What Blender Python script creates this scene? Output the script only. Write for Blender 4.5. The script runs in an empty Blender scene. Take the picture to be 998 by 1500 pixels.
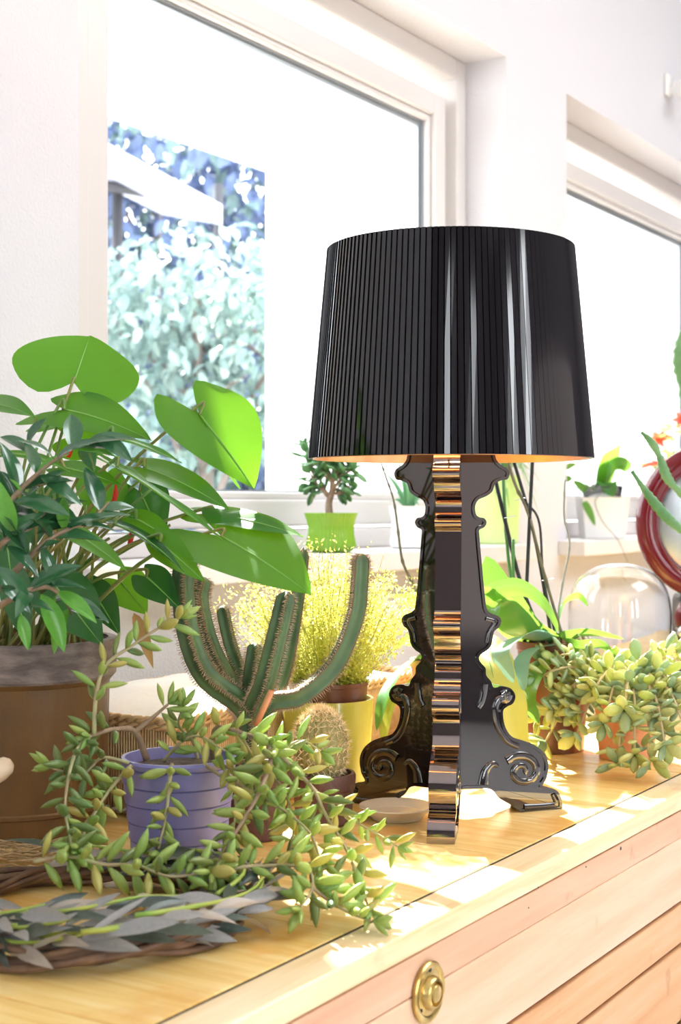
import bpy, bmesh, math, random
from mathutils import Vector, Matrix, noise
R = random.Random(7)
pi = math.pi
SC = bpy.context.scene
COL = SC.collection

# ------------------------------------------------------------ camera, sky, sun, lights, exposure
T = 0.50                      # height of the wooden chest top
ZC = T + 0.416                # eye height
F = 2100.0                    # focal length in pixels of the 998 x 1500 frame
HY = 740.0                    # image row of the horizon
cam_d = bpy.data.cameras.new('camera')
cam_d.sensor_fit = 'AUTO'; cam_d.sensor_width = 36.0
cam_d.lens = F * 36.0 / 1500.0
cam_d.shift_y = -(750.0 - HY) / 1500.0
cam_d.clip_start = 0.05; cam_d.clip_end = 200
cam_d.dof.use_dof = True; cam_d.dof.focus_distance = 1.86; cam_d.dof.aperture_fstop = 7.0
cam = bpy.data.objects.new('camera', cam_d); COL.objects.link(cam)
cam.location = (0, 0, ZC); cam.rotation_euler = (pi / 2, 0, 0)
SC.camera = cam
SC.view_settings.view_transform = 'Standard'
SC.view_settings.look = 'None'
SC.view_settings.gamma = 1.0
SC.view_settings.use_curve_mapping = False
SC.view_settings.exposure = 0.80

U = Vector((0.5325, 0.8464, 0.0))        # along the window wall, receding to the right
N = Vector((0.8464, -0.5325, 0.0))       # out of the window wall, into the room
def W(u, n, z): return U * u + N * n + Vector((0, 0, z))
def P(px, py, Y): return Vector(((px - 499.0) / F * Y, Y, ZC - (py - HY) / F * Y))

world = bpy.data.worlds.new('world'); SC.world = world; world.use_nodes = True
bg = world.node_tree.nodes['Background']
bg.inputs[0].default_value = (0.90, 0.95, 1.0, 1); bg.inputs[1].default_value = 4.2

sun_d = bpy.data.lights.new('sun', 'SUN'); sun_d.energy = 20.0; sun_d.angle = math.radians(1.2)
sun_d.color = (1.0, 0.95, 0.86)
sun = bpy.data.objects.new('sun', sun_d); COL.objects.link(sun)
el = math.radians(40)
sdir = Vector((0.31 * math.cos(el), -0.951 * math.cos(el), -math.sin(el))).normalized()
sun.rotation_euler = sdir.to_track_quat('-Z', 'Y').to_euler()
sun.location = (-1, 6, 8)

NOPP, UEND0, UEND1, ZCEIL = 3.2, -2.6, 6.6, 3.3
# daylight entering by the tall windows opposite and by the narrow window in the end wall
OPPW = [(-0.85, 0.22), (0.45, 0.20)]      # centre u, half width
ENDW = [(-0.42, 0.16), (1.2, 0.20)]                                  # centre n, half width
WZ0, WZ1 = 0.5, 2.75
def area(name, loc, facing, sx, sy, power, color=(0.93, 0.96, 1.0)):
    d = bpy.data.lights.new(name, 'AREA'); d.shape = 'RECTANGLE'; d.size = sx; d.size_y = sy
    d.energy = power; d.color = color
    o = bpy.data.objects.new(name, d); COL.objects.link(o)
    o.location = loc; o.rotation_euler = facing.to_track_quat('-Z', 'Y').to_euler()
    return o
for i, (uc, hw) in enumerate(OPPW):
    area('window_daylight', W(uc, NOPP + 0.05, (WZ0 + WZ1) / 2), -N, 2 * hw, WZ1 - WZ0, 44 * hw / 0.5)
for i, (nc, hw) in enumerate(ENDW):
    area('window_daylight', W(UEND0 - 0.05, nc, (WZ0 + WZ1) / 2), U, 2 * hw, WZ1 - WZ0, 9 * hw / 0.5)

FILL_OPENING = (2.0, 6.0, 0.4, 2.1)          # unseen roof opening added for fill light: u0, u1, n0, n1
area('roof_fill', W((FILL_OPENING[0] + FILL_OPENING[1]) / 2, (FILL_OPENING[2] + FILL_OPENING[3]) / 2, ZCEIL + .06), Vector((0, 0, -1)), 3.8, 1.6, 24).rotation_euler = (0, 0, math.atan2(U.y, U.x))  # fill lamp added overhead to brighten the room without strips on the shade

# ------------------------------------------------------------ helpers
ORG = {}
def tag(o, label, cat, group=None):
    o['label'] = label; o['category'] = cat
    if group: o['group'] = group
    return o
def thing(name, label, cat, loc, group=None):
    o = bpy.data.objects.new(name, None); COL.objects.link(o)
    o.empty_display_size = 0.02
    o.location = loc; ORG[o] = Vector(loc)
    return tag(o, label, cat, group)
def mk(name, V, Fc, mat, parent=None, smooth=True, mats=None, mi=None, auto=None):
    me = bpy.data.meshes.new(name)
    og = ORG.get(parent, Vector((0, 0, 0)))
    me.from_pydata([tuple(Vector(v) - og) for v in V], [], Fc); me.update()
    for m in (mats or [mat]): me.materials.append(m)
    if mi: me.polygons.foreach_set('material_index', mi)
    if smooth:
        me.polygons.foreach_set('use_smooth', [True] * len(me.polygons))
        if auto: me.set_sharp_from_angle(angle=math.radians(auto))
    o = bpy.data.objects.new(name, me); COL.objects.link(o)
    if parent: o.parent = parent
    ORG[o] = og
    return o
def inst(name, me, M, parent):
    o = bpy.data.objects.new(name, me); COL.objects.link(o)
    o.parent = parent
    o.matrix_local = Matrix.Translation(-ORG[parent]) @ M
    return o
def inst_on(name, me, M_, parent, floor):
    lo = min((M_ @ v.co).z for v in me.vertices)
    if lo < floor: M_ = Matrix.Translation((0, 0, floor - lo)) @ M_
    return inst(name, me, M_, parent)
def struct(o): o['kind'] = 'structure'; return o
def stuff(o): o['kind'] = 'stuff'; return o

class MB:
    def __init__(s): s.V = []; s.F = []
    def add(s, V, Fc):
        b = len(s.V); s.V += [Vector(v) for v in V]; s.F += [tuple(i + b for i in f) for f in Fc]; return s
    def hexa(s, c):      # 8 corners: bottom 4 then top 4
        return s.add(c, [(3, 2, 1, 0), (4, 5, 6, 7), (0, 1, 5, 4), (1, 2, 6, 5), (2, 3, 7, 6), (3, 0, 4, 7)])
    def boxw(s, u0, u1, n0, n1, z0, z1):
        return s.hexa([W(u0, n0, z0), W(u0, n1, z0), W(u1, n1, z0), W(u1, n0, z0),
                       W(u0, n0, z1), W(u0, n1, z1), W(u1, n1, z1), W(u1, n0, z1)])
    def tube(s, pts, rad, seg=8, cap=True):
        pts = [Vector(p) for p in pts]; n = len(pts); b = len(s.V)
        if not isinstance(rad, (list, tuple)): rad = [rad] * n
        t0 = (pts[1] - pts[0]).normalized()
        ref = Vector((0, 0, 1)) if abs(t0.z) < 0.9 else Vector((1, 0, 0))
        x = t0.cross(ref).normalized()
        for i in range(n):
            t = (pts[min(i + 1, n - 1)] - pts[max(i - 1, 0)])
            t = t.normalized() if t.length > 1e-9 else t0
            x = (x - t * x.dot(t)).normalized(); y = t.cross(x)
            for k in range(seg):
                a = 2 * pi * k / seg
                s.V.append(pts[i] + (x * math.cos(a) + y * math.sin(a)) * rad[i])
        for i in range(n - 1):
            for k in range(seg):
                k2 = (k + 1) % seg
                s.F.append((b + i * seg + k, b + i * seg + k2, b + (i + 1) * seg + k2, b + (i + 1) * seg + k))
        if cap:
            s.F.append(tuple(b + k for k in reversed(range(seg))))
            s.F.append(tuple(b + (n - 1) * seg + k for k in range(seg)))
        return s
    def lathe(s, c, prof, seg=40, ribs=0, ribd=0.0, cap0=False, cap1=False, sq=0):
        b = len(s.V); c = Vector(c)
        for (r, z) in prof:
            for k in range(seg):
                a = 2 * pi * k / seg
                rr = r * (1 + ribd * math.cos(ribs * a)) if ribs else r
                if sq: rr = r / max(abs(math.cos(a)), abs(math.sin(a))) ** sq
                s.V.append(c + Vector((rr * math.cos(a), rr * math.sin(a), z)))
        for i in range(len(prof) - 1):
            for k in range(seg):
                k2 = (k + 1) % seg
                s.F.append((b + i * seg + k, b + i * seg + k2, b + (i + 1) * seg + k2, b + (i + 1) * seg + k))
        if cap0: s.F.append(tuple(b + k for k in reversed(range(seg))))
        if cap1: s.F.append(tuple(b + (len(prof) - 1) * seg + k for k in range(seg)))
        return s
    def build(s, name, mat, parent=None, smooth=True, auto=None): return mk(name, s.V, s.F, mat, parent, smooth, auto=auto)

def bev(o, w, seg=2):
    m = o.modifiers.new('bevel', 'BEVEL'); m.width = w; m.segments = seg; m.limit_method = 'ANGLE'
    return o
def crom(pts, sub=6):
    pts = [Vector(p) for p in pts]
    if len(pts) < 3: 
        return [pts[0].lerp(pts[-1], i / sub) for i in range(sub + 1)]
    out = []
    q = [pts[0] * 2 - pts[1]] + pts + [pts[-1] * 2 - pts[-2]]
    for i in range(1, len(q) - 2):
        p0, p1, p2, p3 = q[i - 1], q[i], q[i + 1], q[i + 2]
        for k in range(sub):
            t = k / sub
            out.append(0.5 * ((2 * p1) + (p2 - p0) * t + (2 * p0 - 5 * p1 + 4 * p2 - p3) * t * t + (3 * p1 - p0 - 3 * p2 + p3) * t ** 3))
    out.append(pts[-1]); return out
def frame(p, d, nrm, s=1.0, sy=None, sz=None):
    x = Vector(d).normalized(); z = Vector(nrm); z = z - x * z.dot(x)
    if z.length < 1e-4: z = Vector((1, 0, 0)) - x * x.x
    z.normalize(); y = z.cross(x)
    sy = s if sy is None else sy; sz = s if sz is None else sz
    return Matrix(((x.x * s, y.x * sy, z.x * sz, p[0]), (x.y * s, y.y * sy, z.y * sz, p[1]), (x.z * s, y.z * sy, z.z * sz, p[2]), (0, 0, 0, 1)))
def rv(a=1.0): return Vector((R.uniform(-a, a), R.uniform(-a, a), R.uniform(-a, a)))

# ------------------------------------------------------------ materials
def nt(name):
    m = bpy.data.materials.new(name); m.use_nodes = True
    t = m.node_tree; return m, t, t.nodes['Principled BSDF'], t.nodes['Material Output']
def rgba(c): return (c[0], c[1], c[2], 1)
def plain(name, c, rough=0.5, metal=0.0, bump=0.0, bscale=80.0, c2=None, cscale=8.0, coat=0.0, spec=None, stretch=None, trans=0.0, ior=None, detail=4):
    m, t, b, out = nt(name)
    b.inputs['Base Color'].default_value = rgba(c); b.inputs['Roughness'].default_value = rough; b.inputs['Metallic'].default_value = metal
    if coat: b.inputs['Coat Weight'].default_value = coat; b.inputs['Coat Roughness'].default_value = 0.04
    if spec is not None: b.inputs['Specular IOR Level'].default_value = spec
    if trans: b.inputs['Transmission Weight'].default_value = trans
    if ior: b.inputs['IOR'].default_value = ior
    if bump or c2:
        tc = t.nodes.new('ShaderNodeTexCoord'); mp = t.nodes.new('ShaderNodeMapping')
        t.links.new(tc.outputs['Object'], mp.inputs[0])
        if stretch: mp.inputs['Scale'].default_value = stretch
    if c2:
        n = t.nodes.new('ShaderNodeTexNoise'); n.inputs['Scale'].default_value = cscale; n.inputs['Detail'].default_value = detail
        t.links.new(mp.outputs[0], n.inputs[0])
        rp = t.nodes.new('ShaderNodeValToRGB'); rp.color_ramp.elements[0].color = rgba(c); rp.color_ramp.elements[1].color = rgba(c2)
        rp.color_ramp.elements[0].position = 0.35; rp.color_ramp.elements[1].position = 0.65
        t.links.new(n.outputs[0], rp.inputs[0]); t.links.new(rp.outputs[0], b.inputs['Base Color'])
    if bump:
        n2 = t.nodes.new('ShaderNodeTexNoise'); n2.inputs['Scale'].default_value = bscale; n2.inputs['Detail'].default_value = 3
        t.links.new(mp.outputs[0], n2.inputs[0])
        bp = t.nodes.new('ShaderNodeBump'); bp.inputs['Strength'].default_value = bump; bp.inputs['Distance'].default_value = 0.004
        t.links.new(n2.outputs[0], bp.inputs['Height']); t.links.new(bp.outputs[0], b.inputs['Normal'])
    return m
def wood(name, c1, c2, c3, ang, rough=0.5, scale=1.0, coat=0.0, stain=None):
    """grain runs along the direction at angle ang (radians from +X)"""
    m, t, b, out = nt(name)
    tc = t.nodes.new('ShaderNodeTexCoord'); mp = t.nodes.new('ShaderNodeMapping'); mp.vector_type = 'TEXTURE'
    mp.inputs['Rotation'].default_value = (0, 0, ang); mp.inputs['Scale'].default_value = (1.0 / scale, 0.07 / scale, 0.07 / scale)
    t.links.new(tc.outputs['Object'], mp.inputs[0])
    oi = t.nodes.new('ShaderNodeObjectInfo')
    ad = t.nodes.new('ShaderNodeVectorMath'); ad.operation = 'ADD'
    mu = t.nodes.new('ShaderNodeMath'); mu.operation = 'MULTIPLY'; mu.inputs[1].default_value = 37.0
    t.links.new(oi.outputs['Random'], mu.inputs[0]); t.links.new(mp.outputs[0], ad.inputs[0]); t.links.new(mu.outputs[0], ad.inputs[1])
    n = t.nodes.new('ShaderNodeTexNoise'); n.inputs['Scale'].default_value = 3.0; n.inputs['Detail'].default_value = 6; n.inputs['Roughness'].default_value = 0.6
    t.links.new(ad.outputs[0], n.inputs[0])
    rp = t.nodes.new('ShaderNodeValToRGB'); e = rp.color_ramp.elements
    e[0].position = 0.3; e[0].color = rgba(c1); e[1].position = 0.7; e[1].color = rgba(c3); k = e.new(0.5); k.color = rgba(c2)
    t.links.new(n.outputs[0], rp.inputs[0]); last = rp.outputs[0]
    if stain:
        n3 = t.nodes.new('ShaderNodeTexNoise'); n3.inputs['Scale'].default_value = stain[1]; n3.inputs['Detail'].default_value = 5
        t.links.new(tc.outputs['Object'], n3.inputs[0])
        r3 = t.nodes.new('ShaderNodeValToRGB'); r3.color_ramp.elements[0].position = stain[2]; r3.color_ramp.elements[1].position = stain[2] + 0.22
        t.links.new(n3.outputs[0], r3.inputs[0])
        mx = t.nodes.new('ShaderNodeMixRGB'); mx.inputs[2].default_value = rgba(stain[0])
        t.links.new(r3.outputs[0], mx.inputs[0]); t.links.new(last, mx.inputs[1]); last = mx.outputs[0]
    t.links.new(last, b.inputs['Base Color'])
    b.inputs['Roughness'].default_value = rough
    if coat: b.inputs['Coat Weight'].default_value = coat; b.inputs['Coat Roughness'].default_value = 0.15
    bp = t.nodes.new('ShaderNodeBump'); bp.inputs['Strength'].default_value = 0.12; bp.inputs['Distance'].default_value = 0.002
    t.links.new(n.outputs[0], bp.inputs['Height']); t.links.new(bp.outputs[0], b.inputs['Normal'])
    return m
def leaf(name, c1, c2, tr=0.35, rough=0.35, tcol=None, coat=0.0, scale=14.0, spec=0.5):
    m, t, b, out = nt(name)
    tc = t.nodes.new('ShaderNodeTexCoord'); oi = t.nodes.new('ShaderNodeObjectInfo')
    n = t.nodes.new('ShaderNodeTexNoise'); n.inputs['Scale'].default_value = scale; n.inputs['Detail'].default_value = 3
    t.links.new(tc.outputs['Object'], n.inputs[0])
    a = t.nodes.new('ShaderNodeMath'); a.operation = 'MULTIPLY_ADD'; a.inputs[1].default_value = 0.7; 
    s = t.nodes.new('ShaderNodeMath'); s.operation = 'MULTIPLY_ADD'; s.inputs[1].default_value = 0.6; s.inputs[2].default_value = -0.15
    t.links.new(oi.outputs['Random'], s.inputs[0]); t.links.new(n.outputs[0], a.inputs[0]); t.links.new(s.outputs[0], a.inputs[2])
    mx = t.nodes.new('ShaderNodeMixRGB'); mx.inputs[1].default_value = rgba(c1); mx.inputs[2].default_value = rgba(c2)
    a.use_clamp = True
    t.links.new(a.outputs[0], mx.inputs[0]); t.links.new(mx.outputs[0], b.inputs['Base Color'])
    b.inputs['Roughness'].default_value = rough; b.inputs['Specular IOR Level'].default_value = spec
    if coat: b.inputs['Coat Weight'].default_value = coat; b.inputs['Coat Roughness'].default_value = 0.08
    if tr > 0:
        tl = t.nodes.new('ShaderNodeBsdfTranslucent')
        if tcol: tl.inputs[0].default_value = rgba(tcol)
        else: t.links.new(mx.outputs[0], tl.inputs[0])
        ms = t.nodes.new('ShaderNodeMixShader'); ms.inputs[0].default_value = tr
        t.links.new(b.outputs[0], ms.inputs[1]); t.links.new(tl.outputs[0], ms.inputs[2]); t.links.new(ms.outputs[0], out.inputs[0])
    return m
def pane_glass(name, tint, gloss=1.0):
    m, t, b, out = nt(name); t.nodes.remove(b)
    tr = t.nodes.new('ShaderNodeBsdfTransparent'); tr.inputs[0].default_value = rgba(tint)
    g = t.nodes.new('ShaderNodeBsdfGlossy'); g.inputs['Roughness'].default_value = 0.01
    f = t.nodes.new('ShaderNodeLayerWeight'); f.inputs[0].default_value = 0.5
    pw = t.nodes.new('ShaderNodeMath'); pw.operation = 'POWER'; pw.inputs[1].default_value = 4.0
    ma = t.nodes.new('ShaderNodeMath'); ma.operation = 'MULTIPLY_ADD'; ma.inputs[1].default_value = 0.5 * gloss; ma.inputs[2].default_value = 0.025 * gloss
    ms = t.nodes.new('ShaderNodeMixShader')
    t.links.new(f.outputs['Facing'], pw.inputs[0]); t.links.new(pw.outputs[0], ma.inputs[0])
    t.links.new(ma.outputs[0], ms.inputs[0]); t.links.new(tr.outputs[0], ms.inputs[1]); t.links.new(g.outputs[0], ms.inputs[2]); t.links.new(ms.outputs[0], out.inputs[0])
    return m

AU = math.atan2(U.y, U.x); AN = math.atan2(N.y, N.x)
M = {}
M['plaster'] = plain('white_plaster', (0.66, 0.645, 0.67), 0.9, bump=0.5, bscale=170)
M['white_paint'] = plain('white_window_paint', (0.65, 0.615, 0.60), 0.35, bump=0.05, bscale=60)
M['sill'] = plain('white_sill_stone', (0.74, 0.70, 0.69), 0.45, c2=(0.78, 0.75, 0.74), cscale=12)
M['gasket'] = plain('grey_glazing_gasket', (0.25, 0.27, 0.30), 0.4)
M['spacer'] = plain('aluminium_spacer', (0.45, 0.48, 0.5), 0.35, metal=0.7)
M['glass'] = pane_glass('window_glass', (0.985, 0.995, 1.0))
M['far_wall'] = plain('clay_plaster', (0.12, 0.105, 0.11), 0.9, bump=0.3, bscale=120)
M['ceil'] = plain('ceiling_paint', (0.85, 0.84, 0.82), 0.9)
M['floor'] = wood('pale_floor_boards', (0.74, 0.70, 0.68), (0.80, 0.77, 0.76), (0.84, 0.82, 0.82), AU, 0.4)
M['ext_white'] = plain('exterior_white_render', (0.9, 0.89, 0.86), 0.9, bump=0.1)
M['ext_ground'] = plain('pale_gravel', (0.62, 0.6, 0.56), 0.95, c2=(0.5, 0.5, 0.47), cscale=20)
M['top'] = wood('varnished_top_boards', (0.72, 0.42, 0.10), (0.84, 0.58, 0.20), (0.90, 0.70, 0.34), AN, 0.4, 1.6, coat=0.25, stain=((0.72, 0.34, 0.045), 11.0, 0.50))
M['rail'] = wood('varnished_edge_rail', (0.70, 0.46, 0.20), (0.82, 0.62, 0.34), (0.86, 0.70, 0.44), AU, 0.4, 1.2, coat=0.25, stain=((0.5, 0.24, 0.06), 10.0, 0.6))
M['front_pink'] = wood('pinkish_pine_board', (0.60, 0.33, 0.20), (0.66, 0.39, 0.24), (0.70, 0.45, 0.30), AU, 0.55, 1.0, stain=((0.42, 0.2, 0.12), 26.0, 0.66))
M['front_pale'] = wood('pale_pine_board', (0.66, 0.40, 0.24), (0.72, 0.48, 0.31), (0.76, 0.54, 0.38), AU, 0.55, 0.9, stain=((0.58, 0.30, 0.14), 22.0, 0.66))
M['front_orange'] = wood('orange_pine_board', (0.60, 0.30, 0.13), (0.66, 0.37, 0.18), (0.70, 0.43, 0.24), AU, 0.55, 0.9, stain=((0.45, 0.2, 0.08), 22.0, 0.66))
M['dark_gap'] = plain('dark_chest_inside', (0.03, 0.02, 0.015), 0.9)
M['brass'] = plain('aged_brass', (0.62, 0.45, 0.16), 0.28, metal=1.0, c2=(0.42, 0.30, 0.10), cscale=60)
M['dark_metal'] = plain('dark_screw', (0.06, 0.05, 0.04), 0.5, metal=0.6)
# ------------------------------------------------------------ the room
WF = -1.60                    # inner face of the window wall
WB = -1.95                    # outer face
Z_L = ZC + 1.152              # window head
Z_S = ZC - 0.098              # top of the window sill
O1 = (1.744, 3.343); O2 = (3.731, 5.33)
m = MB()
m.boxw(UEND0, UEND1, WB, WF, -0.0, Z_S - 0.042)              # below the sills
m.boxw(UEND0, UEND1, WB, WF, Z_L, ZCEIL)                     # above the heads
m.boxw(UEND0, O1[0], WB, WF, Z_S - 0.042, Z_L)
m.boxw(O1[1], O2[0], WB, WF, Z_S - 0.042, Z_L)
m.boxw(O2[1], UEND1, WB, WF, Z_S - 0.042, Z_L)
struct(m.build('wall_window', M['plaster'], smooth=False))
m = MB(); m.boxw(UEND0, UEND1, WB, NOPP + 0.2, -0.12, 0.0)
struct(m.build('floor', M['floor'], smooth=False))
m = MB(); a = FILL_OPENING  # ceiling leaves out the opening added for the fill lamp
m.boxw(UEND0 - .2, a[0], WB, NOPP + .2, ZCEIL, ZCEIL + .12); m.boxw(a[1], UEND1 + .2, WB, NOPP + .2, ZCEIL, ZCEIL + .12)
m.boxw(a[0], a[1], WB, a[2], ZCEIL, ZCEIL + .12); m.boxw(a[0], a[1], a[3], NOPP + .2, ZCEIL, ZCEIL + .12)
struct(m.build('ceiling', M['ceil'], smooth=False))
def wall_with_windows(name, put, a0, a1, wins):
    m = MB(); x = a0
    put(m, a0, a1, 0.0, WZ0); put(m, a0, a1, WZ1, ZCEIL)
    for c, h in sorted(wins):
        put(m, x, c - h, WZ0, WZ1); x = c + h
    put(m, x, a1, WZ0, WZ1)
    return struct(m.build(name, M['far_wall'], smooth=False))
wall_with_windows('wall_opposite', lambda m, a, b, z0, z1: m.boxw(a, b, NOPP, NOPP + .2, z0, z1), UEND0, UEND1, OPPW)
wall_with_windows('wall_left', lambda m, a, b, z0, z1: m.boxw(UEND0 - .2, UEND0, a, b, z0, z1), WB, NOPP + .2, ENDW)
wall_with_windows('wall_right', lambda m, a, b, z0, z1: m.boxw(UEND1, UEND1 + .2, a, b, z0, z1), WB, NOPP + .2, [])

def ring(m, u0, u1, z0, z1, w, n0, n1, wl=None, wb=None, wt=None):
    wl = wl or w; wb = wb or w; wt = wt or w
    m.boxw(u0, u0 + wl, n0, n1, z0, z1); m.boxw(u1 - w, u1, n0, n1, z0, z1)
    m.boxw(u0 + wl, u1 - w, n0, n1, z0, z0 + wb); m.boxw(u0 + wl, u1 - w, n0, n1, z1 - wt, z1)
def window(name, o, gl, gr, gz0, gz1, bars=None):
    root = bpy.data.objects.new(name, None); COL.objects.link(root); root['kind'] = 'structure'
    root.location = W((o[0] + o[1]) / 2, -1.75, Z_S); ORG[root] = Vector(root.location)
    e = 0.0006
    u0, u1, z0, z1 = o[0] + e, o[1] - e, Z_S + e, Z_L - e
    m = MB(); ring(m, u0, u1, z0, z1, 0.052, -1.84, -1.715, wl=max(0.052, gl - u0 - 0.088), wb=0.045)
    bev(m.build('fixed_frame', M['white_paint'], root, False), 0.004)
    a = (gl - 0.090, gr + 0.072, gz0 - 0.076, gz1 + 0.088)
    m = MB(); ring(m, a[0], a[1], a[2], a[3], 0.058, -1.83, -1.735, wl=0.076)
    bev(m.build('sash', M['white_paint'], root, False), 0.006, 3)
    b = (a[0] + .074, a[1] - .056, a[2] + .056, a[3] - .056)
    m = MB(); ring(m, *b, 0.018, -1.80, -1.748)
    bev(m.build('glazing_bead', M['white_paint'], root, False), 0.006, 3)
    g = (b[0] + .014, b[1] - .014, b[2] + .002, b[3] - .014)
    m = MB(); ring(m, *g, 0.008, -1.79, -1.760); m.build('gasket', M['gasket'], root, False)
    m = MB(); ring(m, g[0] + .007, g[1] - .007, g[2] + .007, g[3] - .007, 0.013, -1.785, -1.768); m.build('spacer', M['spacer'], root, False)
    m = MB(); m.boxw(g[0] + .002, g[1] - .002, -1.778, -1.772, g[2] + .002, g[3] - .002)
    m.build('pane', M['glass'], root, False)
    m = MB(); m.boxw(o[0], o[1], -1.90, WF, Z_S - .042, Z_S); m.boxw(o[0] - .06, o[1] + .06, WF, -1.518, Z_S - .042, Z_S)
    bev(m.build('window_sill', M['sill'], root, False), 0.004)
    return root
w1 = window('window_1', O1, 1.985, 3.196, ZC + .030, ZC + .962)
w2 = window('window_2', O2, 3.98, 5.19, ZC + .030, ZC + .962)
# casement stay on the lower rail of the first window
p = P(425, 787, 2.93)
m = MB(); m.boxw(p.dot(U) - .018, p.dot(U) + .018, -1.7345, -1.722, p.z - .009, p.z + .009)
m.boxw(p.dot(U) - .012, p.dot(U) + .05, -1.722, -1.712, p.z - .004, p.z + .004)
bev(m.build('latch', M['spacer'], w1, False), 0.002)

# ------------------------------------------------------------ outside
m = MB(); m.boxw(-4, 22, -22, WB, -0.5, -0.42)
struct(m.build('ground', M['ext_ground'], smooth=False))
m = MB(); m.boxw(5.469, 11, -3.85, -3.6, -0.42, ZC + 1.55)
struct(m.build('wall_terrace', M['ext_white'], smooth=False))
m = MB(); m.boxw(1.0, 11, -3.85, -3.6, ZC + 1.55, ZC + 1.80); m.boxw(1.0, 11, -3.9, -3.56, ZC + 1.80, ZC + 2.25)
struct(bev(m.build('trim_1', M['ext_white'], smooth=False), 0.01))
# white door frame standing on the terrace wall, faint through the glass
m = MB(); m.boxw(5.95, 6.03, -3.6, -3.56, -.42, ZC + 1.30); m.boxw(6.9, 6.98, -3.6, -3.56, -.42, ZC + 1.30); m.boxw(6.03, 6.9, -3.6, -3.56, ZC + 1.22, ZC + 1.30)
struct(bev(m.build('door_1', M['ext_white'], smooth=False), 0.008))

# ------------------------------------------------------------ wooden chest
NF = -0.687; CU0, CU1, NB = 0.25, 4.6, -1.585
chest = thing('wooden_chest', 'long orange pine chest under the plants, with dark joints along its boarded front', 'chest', W(2.0, -1.1, 0))
RW = 0.050
m = MB(); m.boxw(CU0, CU1, NF - RW, NF, T - 0.026, T)
bev(m.build('edge_rail', M['rail'], chest, False), 0.004, 3)
u = CU0; k = 0
while u < CU1 - .01:
    w = [0.335, 0.29, 0.31, 0.36][k % 4]; u2 = min(u + w, CU1)
    m = MB(); m.boxw(u + .0007, u2 - .0007, NB, NF - RW - .0028, T - 0.024, T - 0.0004 * (k % 2))
    bev(m.build('top_board', M['top'], chest, False), 0.0015, 2); u = u2; k += 1
m = MB(); m.boxw(CU0 + .002, CU1 - .002, NF - RW - .0027, NF - RW - .0001, T - .02, T - .0012); m.build('joint', M['dark_gap'], chest, False)
m = MB(); m.boxw(CU0 + .01, CU1 - .01, NB + .01, NF - .024, .02, T - .027)
m.build('carcass', M['dark_gap'], chest, False)
def front_board(z1, z0, mat, n1):
    # a board with a gently uneven top edge
    m = MB(); K = 60
    V = []; Fc = []
    for i in range(K + 1):
        uu = CU0 + (CU1 - CU0) * i / K
        dz = 0.0016 * noise.noise(Vector((uu * 9, z1 * 31, 0))) + 0.001 * noise.noise(Vector((uu * 31, z1 * 17, 3)))
        V += [W(uu, n1 - .02, z0), W(uu, n1, z0), W(uu, n1, z1 + dz), W(uu, n1 - .02, z1 + dz)]
        if i:
            b = 4 * i
            for a in range(4): c = (a + 1) % 4; Fc.append((b - 4 + a, b - 4 + c, b + c, b + a))
    Fc += [(3, 2, 1, 0), (4 * K, 4 * K + 1, 4 * K + 2, 4 * K + 3)]
    return bev(m.add(V, Fc).build('front_board', mat, chest, False), 0.0018, 2)
front_board(T - .0275, T - .066, M['front_pink'], NF - .0015)
front_board(T - .0664, T - .1575, M['front_pale'], NF - .001)
front_board(T - .1635, T - .2180, M['front_orange'], NF - .001)
front_board(T - .2245, T - .330, M['front_orange'], NF - .001)
front_board(T - .335, T - .47, M['front_pale'], NF - .001)
def front_pt(px, py):
    d = Vector(((px - 499.) / F, 1.0, -(py - HY) / F)); t = NF / d.dot(N); q = d * t
    return Vector((q.x, q.y, ZC + q.z))
def disc(c, r, name, prof, mat, parent, seg=36, el=1.0):
    m = MB(); V = []; Fc = []
    for rr, h in prof:
        for k in range(seg):
            a = 2 * pi * k / seg
            V.append(c + U * (rr * r * math.cos(a)) + Vector((0, 0, rr * r * el * math.sin(a))) + N * h)
    for i in range(len(prof) - 1):
        for k in range(seg):
            k2 = (k + 1) % seg; Fc.append((i * seg + k, i * seg + k2, (i + 1) * seg + k2, (i + 1) * seg + k))
    Fc.append(tuple((len(prof) - 1) * seg + k for k in range(seg)))
    return m.add(V, Fc).build(name, mat, parent, True, auto=40)
def knob(px, py, r):
    c = front_pt(px, py)
    k = disc(c, r, 'brass_plate', [(1, 0), (1, .003), (.95, .0045), (.80, .0042), (.74, .003), (.66, .0035), (.56, .004), (.53, .008), (.46, .011), (.40, .0115), (.36, .006), (.34, .005)], M['brass'], chest)
    k['label'] = 'round brass plate screwed to the chest front'
    disc(c + N * .005, r * .33, 'push_button', [(1, 0), (1, .004), (.8, .007), (.4, .0078), (.1, .008)], M['brass'], k)
    for a in (90, 215, 325):
        q = c + U * (r * .74 * math.cos(math.radians(a))) + Vector((0, 0, r * .74 * math.sin(math.radians(a)))) + N * .003
        disc(q, r * .07, 'screw', [(1, 0), (1, .001), (.3, .0018)], M['dark_metal'], k, 12)
knob(626, 1453, .0305)
knob(1004, 1500, .022)
for (px, py, r) in ((447, 1452, .0022), (911, 1243, .0026), (790, 1300, .001), (860, 1270, .0012), (776, 1330, .001)):
    disc(front_pt(px, py) - N * .0013, r, 'nail_hole', [(1, 0), (.8, .0006), (.2, .0003)], M['dark_metal'], chest, 10)

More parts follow.
